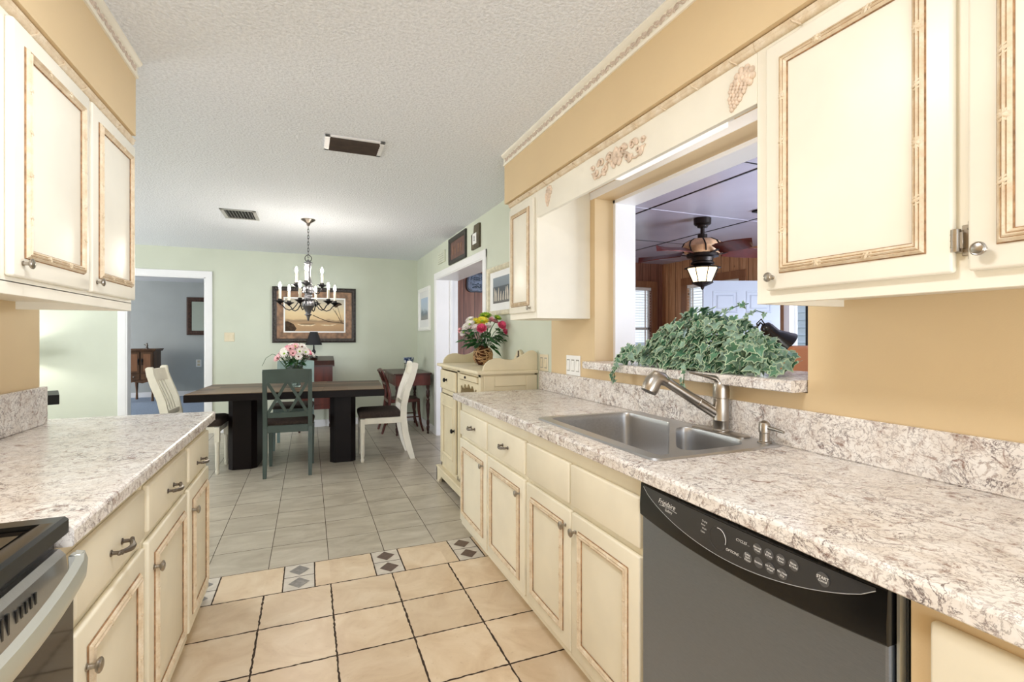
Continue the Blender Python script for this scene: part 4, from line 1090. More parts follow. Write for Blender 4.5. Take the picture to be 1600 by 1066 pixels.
bm = B(); lathe(bm, [(.055, 0), (.055, .012), (.02, .025), (.014, .04), (.024, .065), (.026, .085), (.012, .11), (.010, .15), (.006, .2), (.006, .24)], (.06, 7.38, .994), None, 16); obj('base', bm, M['black_iron'], t, smooth=40)
bm = B(); r1, r2 = .108, .050; n = 28
rs = [[bm.verts.new((.06+r*math.cos(2*PI*i/n), 7.38+r*math.sin(2*PI*i/n), z)) for i in range(n)] for r, z in ((r1, 1.165), (r2, 1.345), (r2-.002, 1.345), (r1-.002, 1.165))]
ring_bridge(bm, rs+[rs[0]], True, False, False); obj('lamp_shade', bm, NT('black_shade').done((24, 24, 30), .6), t, smooth=40)
# ---- writing desk in the right corner, its chair and the blue ornament
t = thing('writing_desk', 'mahogany writing desk with turned legs in the right back corner', 'desk', (1.25, 6.9, 0))
bm = B(); box(bm, 1.00, 1.495, 6.43, 7.42, .782, .803, bev=.004); obj('top', bm, M['dark_mahogany'], t)
bm = B(); box(bm, 1.025, 1.48, 6.455, 7.40, .640, .782, bev=.002); obj('apron', bm, M['mahogany'], t)
bm = B(); box(bm, 1.021, 1.025, 6.55, 7.0, .66, .765, bev=.001); box(bm, 1.021, 1.025, 7.02, 7.38, .66, .765, bev=.001); obj('drawer_front', bm, M['mahogany'], t)
for xx in (1.05, 1.452):
    for yy in (6.48, 7.37):
        bm = B(); lathe(bm, [(.010, 0), (.016, .012), (.012, .03), (.018, .05), (.022, .09), (.014, .11), (.020, .13), (.020, .17), (.014, .19), (.023, .30), (.027, .38), (.017, .43), (.024, .45), (.014, .47), (.025, .50), (.025, .56), (.016, .58), (.024, .61), (.024, .64)], (xx, yy, 0), None, 12); obj('leg', bm, M['dark_mahogany'], t, smooth=40)
t = thing('desk_chair', 'small dark wooden chair with curved back tucked at the writing desk', 'chair', (1.15, 6.83, 0))
for sy in (-1, 1):
    y = 6.86+sy*.19
    bm = B(); tube(bm, [(.885, y, 0), (.955, y, .22), (.985, y, .42), (.985, y, .52), (.950, y, .68), (.900, y, .80), (.885, y, .83)], [.016, .019, .022, .022, .020, .018, .016], 8); obj('rear_leg', bm, M['mahogany'], t, smooth=50)
    bm = B(); tube(bm, [(1.43, y, 0), (1.395, y, .12), (1.37, y, .28), (1.365, y, .42)], [.013, .016, .020, .022], 8); obj('front_leg', bm, M['mahogany'], t, smooth=50)
bm = B(); tube(bm, [(.890, 6.67+.38*q/8, .815+.02*math.sin(PI*q/8)) for q in range(9)], .022, 8); obj('top_rail', bm, M['mahogany'], t, smooth=50)
bm = B(); tube(bm, [(.945, 6.67+.38*q/8, .66-.012*math.sin(PI*q/8)) for q in range(9)], .016, 8)
obj('lower_rail', bm, M['mahogany'], t, smooth=50)
bm = B(); box(bm, .965, 1.385, 6.665, 7.055, .40, .445, bev=.008, seg=2); obj('seat', bm, M['mahogany'], t)
bm = B(); tube(bm, [(1.0, 6.68, .20), (1.38, 6.68, .20)], .008, 8); tube(bm, [(1.0, 7.04, .20), (1.38, 7.04, .20)], .008, 8); tube(bm, [(1.19, 6.68, .20), (1.19, 7.04, .20)], .008, 8); obj('stretcher', bm, M['mahogany'], t, smooth=50)
t = thing('ornament_stand', 'blue and white patterned bowl on a wire stand on the corner desk', 'bowl', (1.285, 6.95, .803))
k_ = NT('blue_white_glaze'); c_ = k_.ramp(k_.noise(k_.coord(), 28, 3), [(.4, (38, 52, 92)), (.52, (120, 136, 160)), (.62, (214, 220, 222))]); k_.done(c_, .2)
bm = B(); lathe(bm, [(.045, 0), (.06, .02), (.072, .06), (.074, .085), (.070, .085), (.055, .02), (.02, .01)], (1.285, 6.95, .905), None, 20); obj('bowl', bm, k_.m, t, smooth=50)
bm = B()
for a in range(4):
    an = PI/4+a*PI/2; tube(bm, [(1.285+.07*math.cos(an), 6.95+.07*math.sin(an), .803), (1.285+.06*math.cos(an), 6.95+.06*math.sin(an), .91)], .0035, 6)
tube(bm, [(1.285+.062*math.cos(2*PI*q/16), 6.95+.062*math.sin(2*PI*q/16), .905) for q in range(16)], .0035, 6, closed=True); obj('wire_stand', bm, M['black_iron'], t)
# ---- pictures on the right wall
def frame_x(bm, y0, y1, z0, z1, prof, x=WX): frame_ring(bm, y0, y1, z0, z1, prof, x, -1)
t = thing('picture', 'tall white-framed seascape print in the far right corner', 'picture', (WX, 7, 1.4))
bm = B(); frame_x(bm, 6.665, 7.40, 1.365, 1.975, [(0, 0), (0, .022), (.02, .026), (.05, .018), (.05, .004)]); obj('frame', bm, M['plate_white'], t)
bm = B(); box(bm, WX-.008, WX-.003, 6.71, 7.355, 1.41, 1.93); obj('mat', bm, M['white'], t)
k_ = NT('sea_print'); s_ = k_.n('ShaderNodeSeparateXYZ'); k_.l(k_.coord(which='Generated'), s_.inputs[0])
f_ = k_.math('ADD', s_.outputs[2], k_.math('MULTIPLY', k_.math('SUBTRACT', k_.noise(k_.coord(), 16, 4), .5), .5))
k_.done(k_.ramp(f_, [(.1, (150, 150, 150)), (.3, (120, 135, 150)), (.5, (190, 205, 220)), (.9, (186, 204, 228))]), .5)
bm = B(); box(bm, WX-.0095, WX-.008, 6.80, 7.24, 1.52, 1.83); obj('print', bm, k_.m, t)
t = thing('picture', 'landscape picture of pale figures in a cream frame beside the hutch bouquet', 'picture', (WX, 3.85, 1.5))
bm = B(); frame_x(bm, 3.36, 4.285, 1.470, 1.895, [(0, 0), (0, .030), (.010, .034), (.030, .026), (.042, .012), (.042, .004)]); obj('frame', bm, paint('gilded_cream_frame', (216, 208, 184), .4, .08, 20), t)
bm = B(); box(bm, WX-.009, WX-.003, 3.40, 4.245, 1.51, 1.855); obj('mat', bm, M['white'], t)
k_ = NT('grey_group_print'); s_ = k_.n('ShaderNodeSeparateXYZ'); k_.l(k_.coord(which='Generated'), s_.inputs[0])
bgc = k_.ramp(s_.outputs[2], [(.0, (86, 84, 86)), (.15, (120, 118, 116)), (.3, (70, 74, 82)), (.62, (62, 72, 84)), (.66, (120, 132, 144)), (1, (134, 146, 158))])
k_.done(bgc, .5)
bm = B(); box(bm, WX-.0105, WX-.009, 3.46, 4.16, 1.575, 1.80); pr_ = obj('print', bm, k_.m, t)
bm = B(); rng = random.Random(5)
for k in range(13):
    yy = 3.50+.62*k/12+rng.uniform(-.01, .01); hh = rng.uniform(.07, .12)
    ln = rng.uniform(-.02, .02); prism(bm, [(yy-.012, 1.592), (yy+.010, 1.598), (yy+.013+ln*.4, 1.595+hh*.6), (yy+.004+ln, 1.595+hh), (yy-.004+ln, 1.595+hh*.97), (yy-.014+ln*.3, 1.595+hh*.62)], 'X', WX-.0112, WX-.0104)
obj('pale_figures', bm, M['border_light'], pr_)
t = thing('sign', 'dark wooden framed sign with worn tan letters above the right doorway', 'sign', (WX, 5.3, 2.12))
bm = B(); frame_x(bm, 4.985, 5.655, 2.115, 2.415, [(0, 0), (0, .020), (.012, .026), (.040, .016), (.050, .010), (.050, .004)]); obj('frame', bm, paint('charcoal_frame', (48, 46, 42), .45, .15, 25), t)
bm = B(); box(bm, WX-.007, WX-.003, 5.03, 5.61, 2.16, 2.37); sb = obj('board', bm, paint('faded_brown_board', (104, 76, 68), .6, .12, 14), t)
bm = B()
for k, (w, tall) in enumerate(((.05, 1), (.02, 1), (.06, 1), (.05, .9))):
    yy = 5.52-.11*k
    box(bm, WX-.0085, WX-.007, yy-.012, yy+.012, 2.215, 2.215+.10*tall)
    if w > .03: box(bm, WX-.0085, WX-.007, yy-w*.8, yy-w*.8+.016, 2.215, 2.215+.10*tall); box(bm, WX-.0085, WX-.007, yy-w*.8, yy, 2.26, 2.275)
obj('worn_letters', bm, paint('worn_tan_letters', (138, 104, 84), .6, .2, 20), sb)
t = thing('sign', 'small pale square sign with faint lines of text left of the dark sign', 'sign', (WX, 6, 2.2))
bm = B(); box(bm, WX-.018, WX, 5.855, 6.19, 2.195, 2.335, bev=.002); bo = obj('board', bm, paint('pale_board', (206, 210, 192), .5, .04, 8), t)
bm = B()
for k in range(4): box(bm, WX-.0185, WX-.018, 5.90, 6.15, 2.215+.028*k, 2.221+.028*k)
obj('faint_lines', bm, paint('faint_grey_lines', (166, 168, 152), .6, .1, 20), bo)
t = thing('wall_ornament', 'small dark rustic wall ornament holding a white card right of the sign', 'ornament', (WX, 4.65, 2.15))
bm = B(); prism(bm, [(4.53, 2.15), (4.775, 2.15), (4.775, 2.30), (4.70, 2.31), (4.68, 2.38), (4.53, 2.38)], 'X', WX-.022, WX); obj('board', bm, paint('rustic_board', (84, 76, 58), .7, .25, 30), t)
bm = B(); box(bm, WX-.026, WX-.022, 4.60, 4.72, 2.195, 2.30, bev=.001); cd = obj('card', bm, M['plate_white'], t)
bm = B(); box(bm, WX-.0268, WX-.026, 4.65, 4.672, 2.225, 2.24); box(bm, WX-.0268, WX-.026, 4.652, 4.67, 2.245, 2.275); obj('dark_mark', bm, M['black_iron'], cd)
# plaque on the pine wall seen through the right doorway
t = thing('plaque', 'blue shield-shaped plaque on the wood-panelled wall inside the right doorway', 'plaque', (2.1, 6.5, 2))
P = []
for k in range(40):
    a = 2*PI*k/40; r = 1+.10*math.cos(4*a+PI) + .04*math.cos(2*a)
    P.append((2.125+.150*r*math.cos(a)*(1.0 if math.sin(a) < .2 else .92), 2.020+.150*r*math.sin(a)))
bm = B(); prism(bm, P, 'Y', 6.47, 6.4995); pb = obj('board', bm, paint('navy_plaque', (34, 42, 62), .4, .2, 14), t)
bm = B(); prism(bm, [(2.125+(x-2.125)*.86, 2.02+(z-2.02)*.86) for x, z in P], 'Y', 6.466, 6.4702); obj('field', bm, paint('slate_blue_field', (98, 112, 134), .4, .25, 22), pb)
rng = random.Random(11)
for row, z in enumerate((2.085, 2.06, 1.99, 1.955)):
    bm = B()
    n = 5 if row < 2 else 4
    for k in range(n):
        xx = 2.125+(k-(n-1)/2)*.036; tube(bm, [(xx-.012, 6.464, z+rng.uniform(-.01, .01)), (xx, 6.464, z+rng.uniform(-.012, .02)), (xx+.014, 6.464, z+rng.uniform(-.012, .012))], .005, 5)
    obj('emblem_strokes', bm, paint('dark_teal_strokes', (28, 60, 74), .4, .2, 20), pb)
# ---- ceiling registers
def vent(label, x0, x1, y0, y1, mf, ml, n, alongx):
    t = thing('ceiling_vent', label, 'vent', ((x0+x1)/2, (y0+y1)/2, 2.44))
    bm = B(); fw = .022
    for a in ((x0, x0+fw*1.4, y0, y1), (x1-fw*1.4, x1, y0, y1), (x0, x1, y0, y0+fw), (x0, x1, y1-fw, y1)): box(bm, a[0], a[1], a[2], a[3], 2.431, 2.4399, bev=.002)
    obj('frame', bm, mf, t)
    bm = B(); box(bm, x0+.02, x1-.02, y0+.02, y1-.02, 2.4385, 2.4398); obj('duct', bm, M['black_iron'], t)
    bm = B()
    for k in range(n):
        f = (k+.5)/n
        if alongx:
            y = y0+fw+(y1-y0-2*fw)*f; beam(bm, (x0+.028, y, 2.430), (x1-.028, y, 2.430), .022, .0015, (0, .8, .6))
        else:
            x = x0+fw*1.4+(x1-x0-2.8*fw)*f; beam(bm, (x, y0+.02, 2.432), (x, y1-.02, 2.432), .018, .0015, (.8, 0, .6))
    obj('louvers', bm, ml, t)
vent('white-framed ceiling vent with dark brown louvers nearest the camera', .083, .42, 3.005, 3.25, M['white'], paint('dusty_brown_louver', (66, 54, 46), .6, .1, 20), 6, True)
vent('small grey ceiling vent near the bedroom doorway', -.75, -.455, 5.12, 5.50, paint('grey_vent_frame', (176, 176, 172), .5, .02), paint('grey_louver', (150, 150, 146), .5, .05), 9, False)
# ---- bedroom furniture seen through the doorway
t = thing('armoire', 'small brown two-door cabinet on legs against the grey-blue bedroom wall', 'cabinet', (-3.0, 12, 0))
ax0, ax1, ay = -3.26, -2.83, 11.70
bm = B(); box(bm, ax0, ax1, ay, 12.22, .42, .985, bev=.003); obj('body', bm, M['oak'], t)
bm = B(); box(bm, ax0-.03, ax1+.03, ay-.03, 12.24, .985, 1.010, bev=.004); box(bm, ax0-.045, ax1+.045, ay-.045, 12.25, 1.010, 1.035, bev=.004); obj('cornice', bm, M['oak'], t)
for s in (0, 1):
    a = ax0+.012+s*(ax1-ax0)/2; b = a+(ax1-ax0)/2-.024
    bm = B(); box(bm, a, b, ay-.016, ay-.0005, .56, .975, bev=.004); dd = obj('door', bm, M['oak'], t)
    bm = B(); box(bm, a+.035, b-.035, ay-.019, ay-.016, .60, .935, bev=.002); obj('door_panel', bm, M['pine_trim'], dd)
    bm = B(); hx = b-.018 if s == 0 else a+.018; lathe(bm, [(.012, -.07), (.004, -.05), (.012, -.01), (.014, .02), (.004, .05), (.001, .055)], (hx, ay-.022, .80), None, 10); obj('handle', bm, M['black_iron'], dd)
    bm = B(); box(bm, a, b, ay-.014, ay-.0005, .435, .545, bev=.003); dr = obj('drawer', bm, M['oak'], t)
    bm = B(); ball(bm, ((a+b)/2, ay-.020, .49), .013, (1, .7, 1), 10, 6); obj('knob', bm, M['nickel'], dr)
for xx in (ax0+.025, ax1-.025):
    for yy in (ay+.025, 12.195):
        bm = B(); tube(bm, [(xx, yy, .43), (xx, yy-.006, .33), (xx, yy+.004, .15), (xx, yy, .004)], [.028, .030, .017, .024], 8); obj('leg', bm, M['oak'], t, smooth=50)
bm = B(); rs = [(ax0+.03, .42), (ax1-.03, .42), (ax1-.03, .37), (ax1-.10, .39), (-3.01, .36), (ax0+.10, .39), (ax0+.03, .37)]; prism(bm, rs, 'Y', ay, ay+.02); obj('skirt', bm, M['oak'], t)
t = thing('figurine', 'small dark figurine standing on top of the brown bedroom cabinet', 'figurine', (-3.02, 12, 1.035))
bm = B(); lathe(bm, [(.03, 0), (.03, .012), (.012, .03), (.02, .06), (.012, .085), (.016, .10), (.001, .115)], (-3.0, 11.95, 1.035), None, 10); tube(bm, [(-3.0, 11.95, 1.09), (-3.05, 11.95, 1.12)], .008, 6); obj('body', bm, M['pewter'], t, smooth=50)
t = thing('mirror', 'square wall mirror with a wide dark carved frame in the bedroom', 'mirror', (-2.1, 12.5, 1.3))
bm = B()
def fr_y(bm, x0, x1, z0, z1, prof, yw): frame_y(bm, x0, x1, z0, z1, prof, yw)
frame_y(bm, -2.43, -1.70, 1.31, 2.12, [(0, 0), (0, .03), (.03, .036), (.085, .028), (.095, .006)], 12.5); obj('frame', bm, paint('dark_carved_frame', (70, 46, 34), .5, .3, 30), t)
bm = B(); box(bm, -2.34, -1.79, 12.49, 12.496, 1.40, 2.03); obj('glass', bm, NT('mirror_glass').done((210, 214, 214), .03, 1), t)
# ---- black table edge behind the kitchen wall, and the shaded lamp that lights the green wall
SM = Matrix.Translation((-2.075, 5.66, 0)) @ Matrix.Rotation(math.radians(21), 4, 'Z')
t = thing('side_table', 'black tabletop edge showing just past the left kitchen wall', 'table', (-2.5, 5.8, 0))
bm = B(); box(bm, -.9, 0, 0, .5, .675, .762, bev=.004); bm.transform(SM); obj('top', bm, M['black_iron'], t)
bm = B(); lathe(bm, [(.22, 0), (.22, .02), (.05, .05), (.045, .60), (.16, .675)], (-.55, .25, 0), None, 20); bm.transform(SM); obj('pedestal', bm, M['black_iron'], t, smooth=40)
LX, LY = -3.13, 7.22
t = thing('floor_lamp', 'shaded floor lamp throwing light on the green wall left of the doorway', 'lamp', (LX, LY, 0))
bm = B(); lathe(bm, [(.13, 0), (.13, .015), (.02, .03), (.012, .05), (.012, .94), (.006, .95)], (LX, LY, 0), None, 18); obj('base', bm, M['black_iron'], t, smooth=40)
bm = B(); n = 28; rs = [[bm.verts.new((LX+r*math.cos(2*PI*i/n), LY+r*math.sin(2*PI*i/n), z)) for i in range(n)] for r, z in ((.185, 1.005), (.165, 1.165), (.161, 1.165), (.181, 1.005))]
ring_bridge(bm, rs+[rs[0]], True, False, False); obj('lamp_shade', bm, M['almond'], t, smooth=40)
bm = B(); ball(bm, (LX, LY, 1.08), .03, (1, 1, 1.2)); obj('bulb', bm, glow('lit_lamp_bulb', (255, 252, 246), 210), t, smooth=60)
# ================================================================ HUTCH
t = thing('hutch', 'cream hutch sideboard with scrolled gallery and dark knobs past the right counter', 'sideboard', (1.3, 3.81, 0))
HX = 1.100; HY0, HY1 = 3.262, 4.360
bm = B()
box(bm, HX+.02, WX-.003, HY1-.02, HY1, .12, 1.02); box(bm, WX-.02, WX-.003, HY0, HY1, .12, 1.02)
box(bm, HX+.02, WX-.02, HY0, HY1, .12, .155); box(bm, HX+.02, WX-.02, 3.80, 3.82, .155, 1.02); box(bm, HX+.02, WX-.02, HY0+.02, 3.80, .60, .62)
box(bm, HX+.02, WX-.003, HY0, HY0+.02, .12, 1.02)
for a, b, c, d in ((HY0, HY0+.05, .12, 1.02), (3.775, 3.845, .12, 1.02), (HY1-.03, HY1, .12, 1.02), (3.82, HY1, .12, .17), (HY0, 3.80, .12, .16), (3.82, HY1, .79, .825), (HY0, HY1, 1.0, 1.02)):
    box(bm, HX, HX+.02, a, b, c, d, bev=.001)
obj('body', bm, M['hutch'], t)
# fielded near side panel
bm = B()
for a in ((HX+.02, HX+.10, .16, 1.01), (WX-.09, WX-.003, .16, 1.01), (HX+.10, WX-.09, .935, 1.01), (HX+.10, WX-.09, .16, .24)):
    box(bm, a[0], a[1], HY0-.010, HY0-.0002, a[2], a[3], bev=.003)
obj('side_panel', bm, M['hutch'], t)
bm = B(); box(bm, 1.062, WX-.002, HY0-.030, HY1+.025, 1.021, 1.047, bev=.007, seg=3); obj('top', bm, M['hutch'], t, smooth=40)
# plinth with bracket feet
bm = B()
def scal(y0, y1):
    L = y1-y0
    return [(y0, 0), (y0+.09, 0), (y0+.10, .03), (y0+.13, .035), (y0+.16, .065), (y1-.16, .065), (y1-.13, .035), (y1-.10, .03), (y1-.09, 0), (y1, 0), (y1, .122), (y0, .122)]
prism(bm, scal(HY0-.015, HY1+.025), 'X', 1.062, 1.084)
P = [(1.062, 0), (1.14, 0), (1.15, .03), (1.18, .06), (WX-.10, .06), (WX-.07, .03), (WX-.06, 0), (WX-.003, 0), (WX-.003, .122), (1.062, .122)]
prism(bm, P, 'Y', HY0-.015, HY0+.005); prism(bm, P, 'Y', HY1+.005, HY1+.025)
box(bm, 1.055, HX+.01, HY0-.02, HY1+.03, .118, .136, bev=.006)
obj('plinth', bm, M['hutch'], t)
# drawer and panelled door of the far column
bm = B(); box(bm, HX-.016, HX-.0005, 3.85, HY1-.022, .832, .992, bev=.005, seg=2); dr = obj('drawer', bm, M['hutch'], t)
def dknob(y, z, par):
    bm = B(); lathe(bm, [(.013, 0), (.008, .004), (.007, .012), (.017, .018), (.019, .024), (.014, .031), (.001, .034)], (HX-.016, y, z), Rm((-1, 0, 0)), 16); obj('knob', bm, M['black_iron'], par, smooth=40)
dknob(4.12, .915, dr)
bm = B()
for a, b, c, d in ((3.85, 3.92, .178, .785), (HY1-.10, HY1-.022, .178, .785), (3.92, HY1-.10, .70, .785), (3.92, HY1-.10, .178, .265)): box(bm, HX-.016, HX-.0005, a, b, c, d, bev=.003)
box(bm, HX-.006, HX-.0005, 3.91, HY1-.09, .255, .71); dd = obj('door', bm, M['hutch'], t)
bm = B(); frame_ring(bm, 3.918, HY1-.098, .263, .702, [(0, 0), (0, .012), (.008, .017), (.016, .010), (.020, .001)], HX-.007, -1); obj('door_molding', bm, M['hutch'], dd)
dknob(3.885, .52, dd)
# open niche: pull-out tray, scalloped apron, fluted pilasters, shelf
bm = B(); box(bm, HX-.014, HX+.02, HY0+.055, 3.772, .955, .996, bev=.006, seg=2); tr = obj('pull_out_tray', bm, M['hutch'], t)
bm = B(); ball(bm, (HX-.018, 3.58, .978), .010, (.8, 1, 1), 10, 6); obj('knob', bm, M['black_iron'], tr, smooth=50)
P = [(HY0+.05, .95), (3.775, .95)]; ys = []
n = 40
for i in range(n+1):
    f = i/n; y = 3.775-(3.775-HY0-.05)*f; P.append((y, .865+.030*abs(math.sin(f*PI*5))+.035*math.sin(f*PI)))
bm = B(); prism(bm, P, 'X', HX, HX+.016); obj('apron', bm, M['hutch'], t)
bm = B()
for yy in (3.745, HY0+.062):
    for k in range(3): tube(bm, [(HX-.001, yy+k*.012-.0, .17), (HX-.001, yy+k*.012, .90)], .0045, 6)
obj('fluting', bm, M['hutch'], t)
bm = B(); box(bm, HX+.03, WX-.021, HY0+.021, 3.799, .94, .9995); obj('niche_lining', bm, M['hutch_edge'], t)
# gallery: two scrolled ends and a low back with a peg
def gal():
    P = [(1.115, 1.0475), (1.120, 1.075), (1.135, 1.098), (1.160, 1.118), (1.20, 1.132), (1.24, 1.133), (1.28, 1.122), (1.32, 1.118), (1.37, 1.130), (1.42, 1.158), (1.46, 1.180), (1.49, 1.186), (1.512, 1.178), (1.527, 1.16), (1.527, 1.0475)]
    return P
bm = B(); prism(bm, gal(), 'Y', HY0-.012, HY0+.010); obj('gallery_end', bm, M['hutch'], t)
bm = B(); prism(bm, gal(), 'Y', HY1-.008, HY1+.014); obj('gallery_end', bm, M['hutch'], t)
ys0, ys1 = HY0+.010, HY1-.008; P = [(ys0, 1.0475), (ys1, 1.0475)]
for i in range(33):
    f = 1-i/32; y = ys0+(ys1-ys0)*f; P.append((y, 1.085+.012*math.cos(f*4*PI)+.11*math.exp(-((y-3.545)/.085)**2)+.0*f))
bm = B(); prism(bm, P, 'X', WX-.025, WX-.003); gb = obj('gallery_back', bm, M['hutch'], t)
bm = B(); box(bm, WX-.031, WX-.025, 3.532, 3.552, 1.12, 1.175, bev=.002); ball(bm, (WX-.035, 3.542, 1.125), .009, (1, 1, 1), 8, 6); obj('peg', bm, M['pewter'], gb)
# ================================================================ FLOWERS
def leaf_face(bm, c, d, nrm, L, Wd, mi=0, fold=.25):
    c, d, nrm = Vector(c), Vector(d).normalized(), Vector(nrm).normalized(); s = d.cross(nrm).normalized(); u = s.cross(d).normalized()
    st = [(0, .0), (.18, .55), (.42, 1), (.7, .72), (1, 0)]
    mid = [bm.verts.new(c+d*L*a-u*(.10*L*a*a)) for a, w in st]
    for sg in (-1, 1):
        e = [bm.verts.new(c+d*L*a+s*sg*Wd*.5*w+u*(fold*Wd*.5*w-.10*L*a*a)) for a, w in st[1:-1]]
        bm.faces.new((mid[0], e[0], mid[1])).material_index = mi
        for i in range(len(e)-1): bm.faces.new((mid[i+1], e[i], e[i+1], mid[i+2])).material_index = mi
        bm.faces.new((mid[3], e[2], mid[4])).material_index = mi
def petal(bm, c, d, up, L, Wd, cup, mi=0):
    c, d, up = Vector(c), Vector(d).normalized(), Vector(up).normalized(); s = d.cross(up).normalized(); rows = []
    for i in range(5):
        a = i/4; w = Wd*(.35+.65*math.sin(PI*(.15+.72*a))); lift = cup*L*a*a
        rows.append([bm.verts.new(c+d*L*a+s*w*.5*q+up*(lift+.12*w*q*q)) for q in (-1, -.4, .4, 1)])
    for r0, r1 in zip(rows[:-1], rows[1:]):
        for j in range(3): bm.faces.new((r0[j], r0[j+1], r1[j+1], r1[j])).material_index = mi
def rose(name, c, axis, r, m, parent, rng):
    bm = B(); R = Rm(axis); c = Vector(c); az = Vector(axis).normalized()
    for ring, (n, rr, L, cup) in enumerate(((7, .50, .62, .35), (6, .34, .60, .8), (5, .20, .58, 1.3), (4, .08, .52, 2.0))):
        for k in range(n):
            a = 2*PI*k/n+ring*.5; d = R.to_3x3() @ Vector((math.cos(a), math.sin(a), .25+.25*ring))
            petal(bm, c+d.normalized()*r*rr*.35-az*r*.2, d, az, r*L*1.15, r*.85, cup*.5)
    ball(bm, c+az*r*.12, r*.28, (1, 1, 1.1), 8, 6)
    return obj(name, bm, m, parent, smooth=60)
def daisy(name, c, axis, r, m, mc, parent, n=16, layers=2):
    bm = B(); R = Rm(axis).to_3x3(); az = Vector(axis).normalized(); c = Vector(c)
    for ly in range(layers):
        for k in range(n):
            a = 2*PI*(k+.5*ly)/n; d = R @ Vector((math.cos(a), math.sin(a), .12+.28*ly))
            petal(bm, c+d*r*.12, d, az, r*(1-.2*ly), r*.32, .12)
    f = obj(name, bm, m, parent, smooth=60)
    bm = B(); ball(bm, c+az*r*.12, r*.24, (1, 1, 1), 8, 6); obj('flower_centre', bm, mc, f, smooth=60)
    return f
def dirn(th, ph): return Vector((math.cos(th)*math.sin(ph), math.sin(th)*math.sin(ph), math.cos(ph)))
# table bouquet in a glass vase
VX, VY, VZ = -.135, 5.60, .7620
t = thing('vase', 'clear flared glass vase holding pink and white daisies on the dark table', 'vase', (VX, VY, VZ))
bm = B(); n = 24
rs = [[bm.verts.new((VX+r*math.cos(2*PI*i/n), VY+r*math.sin(2*PI*i/n), VZ+z)) for i in range(n)] for r, z in ((.001, .001), (.052, .001), (.056, .012), (.053, .06), (.060, .14), (.082, .23), (.0795, .23), (.056, .14), (.049, .06), (.050, .016), (.001, .014))]
ring_bridge(bm, rs, True, False, False); obj('body', bm, M['vase_glass'], t, smooth=60)
t = thing('bouquet', 'bunch of pink and white daisies with green stems standing in the glass vase', 'flowers', (VX, VY, VZ+.02))
rng = random.Random(21)
cols = [M['petal'], M['petal'], M['palepink'], M['palepink'], M['petal'], M['pink']]
spots = []
for k in range(26):
    ga = k*2.39996; rr = math.sqrt((k+.5)/26)
    x = VX+.168*rr*math.cos(ga); y = VY+.14*rr*math.sin(ga); z = 1.185-.115*rr**2.2+rng.uniform(-.015, .015)
    ax = Vector((rr*math.cos(ga)*.9, rr*math.sin(ga)*.9-.45, .75)).normalized(); spots.append((x, y, z, ax))
bm = B()
for x, y, z, ax in spots:
    p0 = Vector((VX+rng.uniform(-.03, .03), VY+rng.uniform(-.03, .03), VZ+.035)); p1 = Vector((x, y, z))
    tube(bm, [p0, p0.lerp(p1, .55)+Vector((0, 0, .03)), p1], .0032, 5)
stm = obj('stems', bm, M['stem'], t, smooth=50)
bm = B()
for k in range(110):
    a = rng.uniform(0, 2*PI); h = rng.uniform(.0, 1); r = .05+.10*h; c = (VX+r*.6*math.cos(a), VY+r*.6*math.sin(a), .955+.16*h)
    leaf_face(bm, c, (math.cos(a), math.sin(a), rng.uniform(-.6, .5)), (rng.uniform(-.4, .4), rng.uniform(-.4, .4), 1), rng.uniform(.05, .09), rng.uniform(.018, .03))
obj('leaves', bm, M['fol'], t, smooth=60)
for k, (x, y, z, ax) in enumerate(spots):
    daisy('daisy', (x, y, z), ax, rng.uniform(.036, .05), cols[(k*7+k//3) % 6] if x > VX-.09 else (M['palepink'] if k % 2 else M['petal']), M['heart'] if k % 2 else M['lime'], t, 13, 2)
bm = B(); tube(bm, [(VX-.07, VY, .985), (VX-.14, VY, 1.075), (VX-.21, VY, 1.105), (VX-.27, VY, 1.065), (VX-.305, VY, .985)], [.004, .0035, .003, .0025, .002], 6); obj('drooping_twig', bm, M['stem'], t, smooth=60)
# hutch bouquet in woven vase
VX, VY, VZ = 1.345, 3.93, 1.0475
t = thing('vase', 'round vase of woven brown twigs on the cream hutch', 'vase', (VX, VY, VZ))
prof = [(.045, 0), (.062, .02), (.078, .05), (.082, .085), (.072, .12), (.052, .145), (.048, .160)]
bm = B(); lathe(bm, [(r*.86, z) for r, z in prof]+[(.03, .158), (.001, .10)], (VX, VY, VZ+.001), None, 20); obj('liner', bm, M['wicker_dark'], t, smooth=50)
def vr(z):
    for (r0, z0), (r1, z1) in zip(prof[:-1], prof[1:]):
        if z <= z1: return r0+(r1-r0)*(z-z0)/(z1-z0)
    return prof[-1][0]
bm = B(); rng = random.Random(4)
for k in range(34):
    a0 = rng.uniform(0, 2*PI); da = rng.uniform(.5, 1.6)*rng.choice((-1, 1)); z0 = rng.uniform(.006, .05); z1 = rng.uniform(.10, .155); ph = rng.uniform(0, 6)
    if k % 4 == 0: z0 = rng.uniform(.02, .13); z1 = z0+rng.uniform(-.02, .02); da *= 1.7
    pts = []
    for q in range(9):
        f = q/8; z = min(.158, max(.006, z0+(z1-z0)*f+.012*math.sin(f*5+ph))); a = a0+da*f+.25*math.sin(f*4+ph); r = vr(z)
        pts.append((VX+r*math.cos(a), VY+r*math.sin(a), VZ+z))
    tube(bm, pts, rng.uniform(.0035, .0052), 6)
obj('woven_twigs', bm, M['vine'], t, smooth=60)
t = thing('bouquet', 'mixed bouquet of pink roses, white and yellow flowers in the woven vase', 'flowers', (VX, VY, VZ+.15))
rng = random.Random(9)
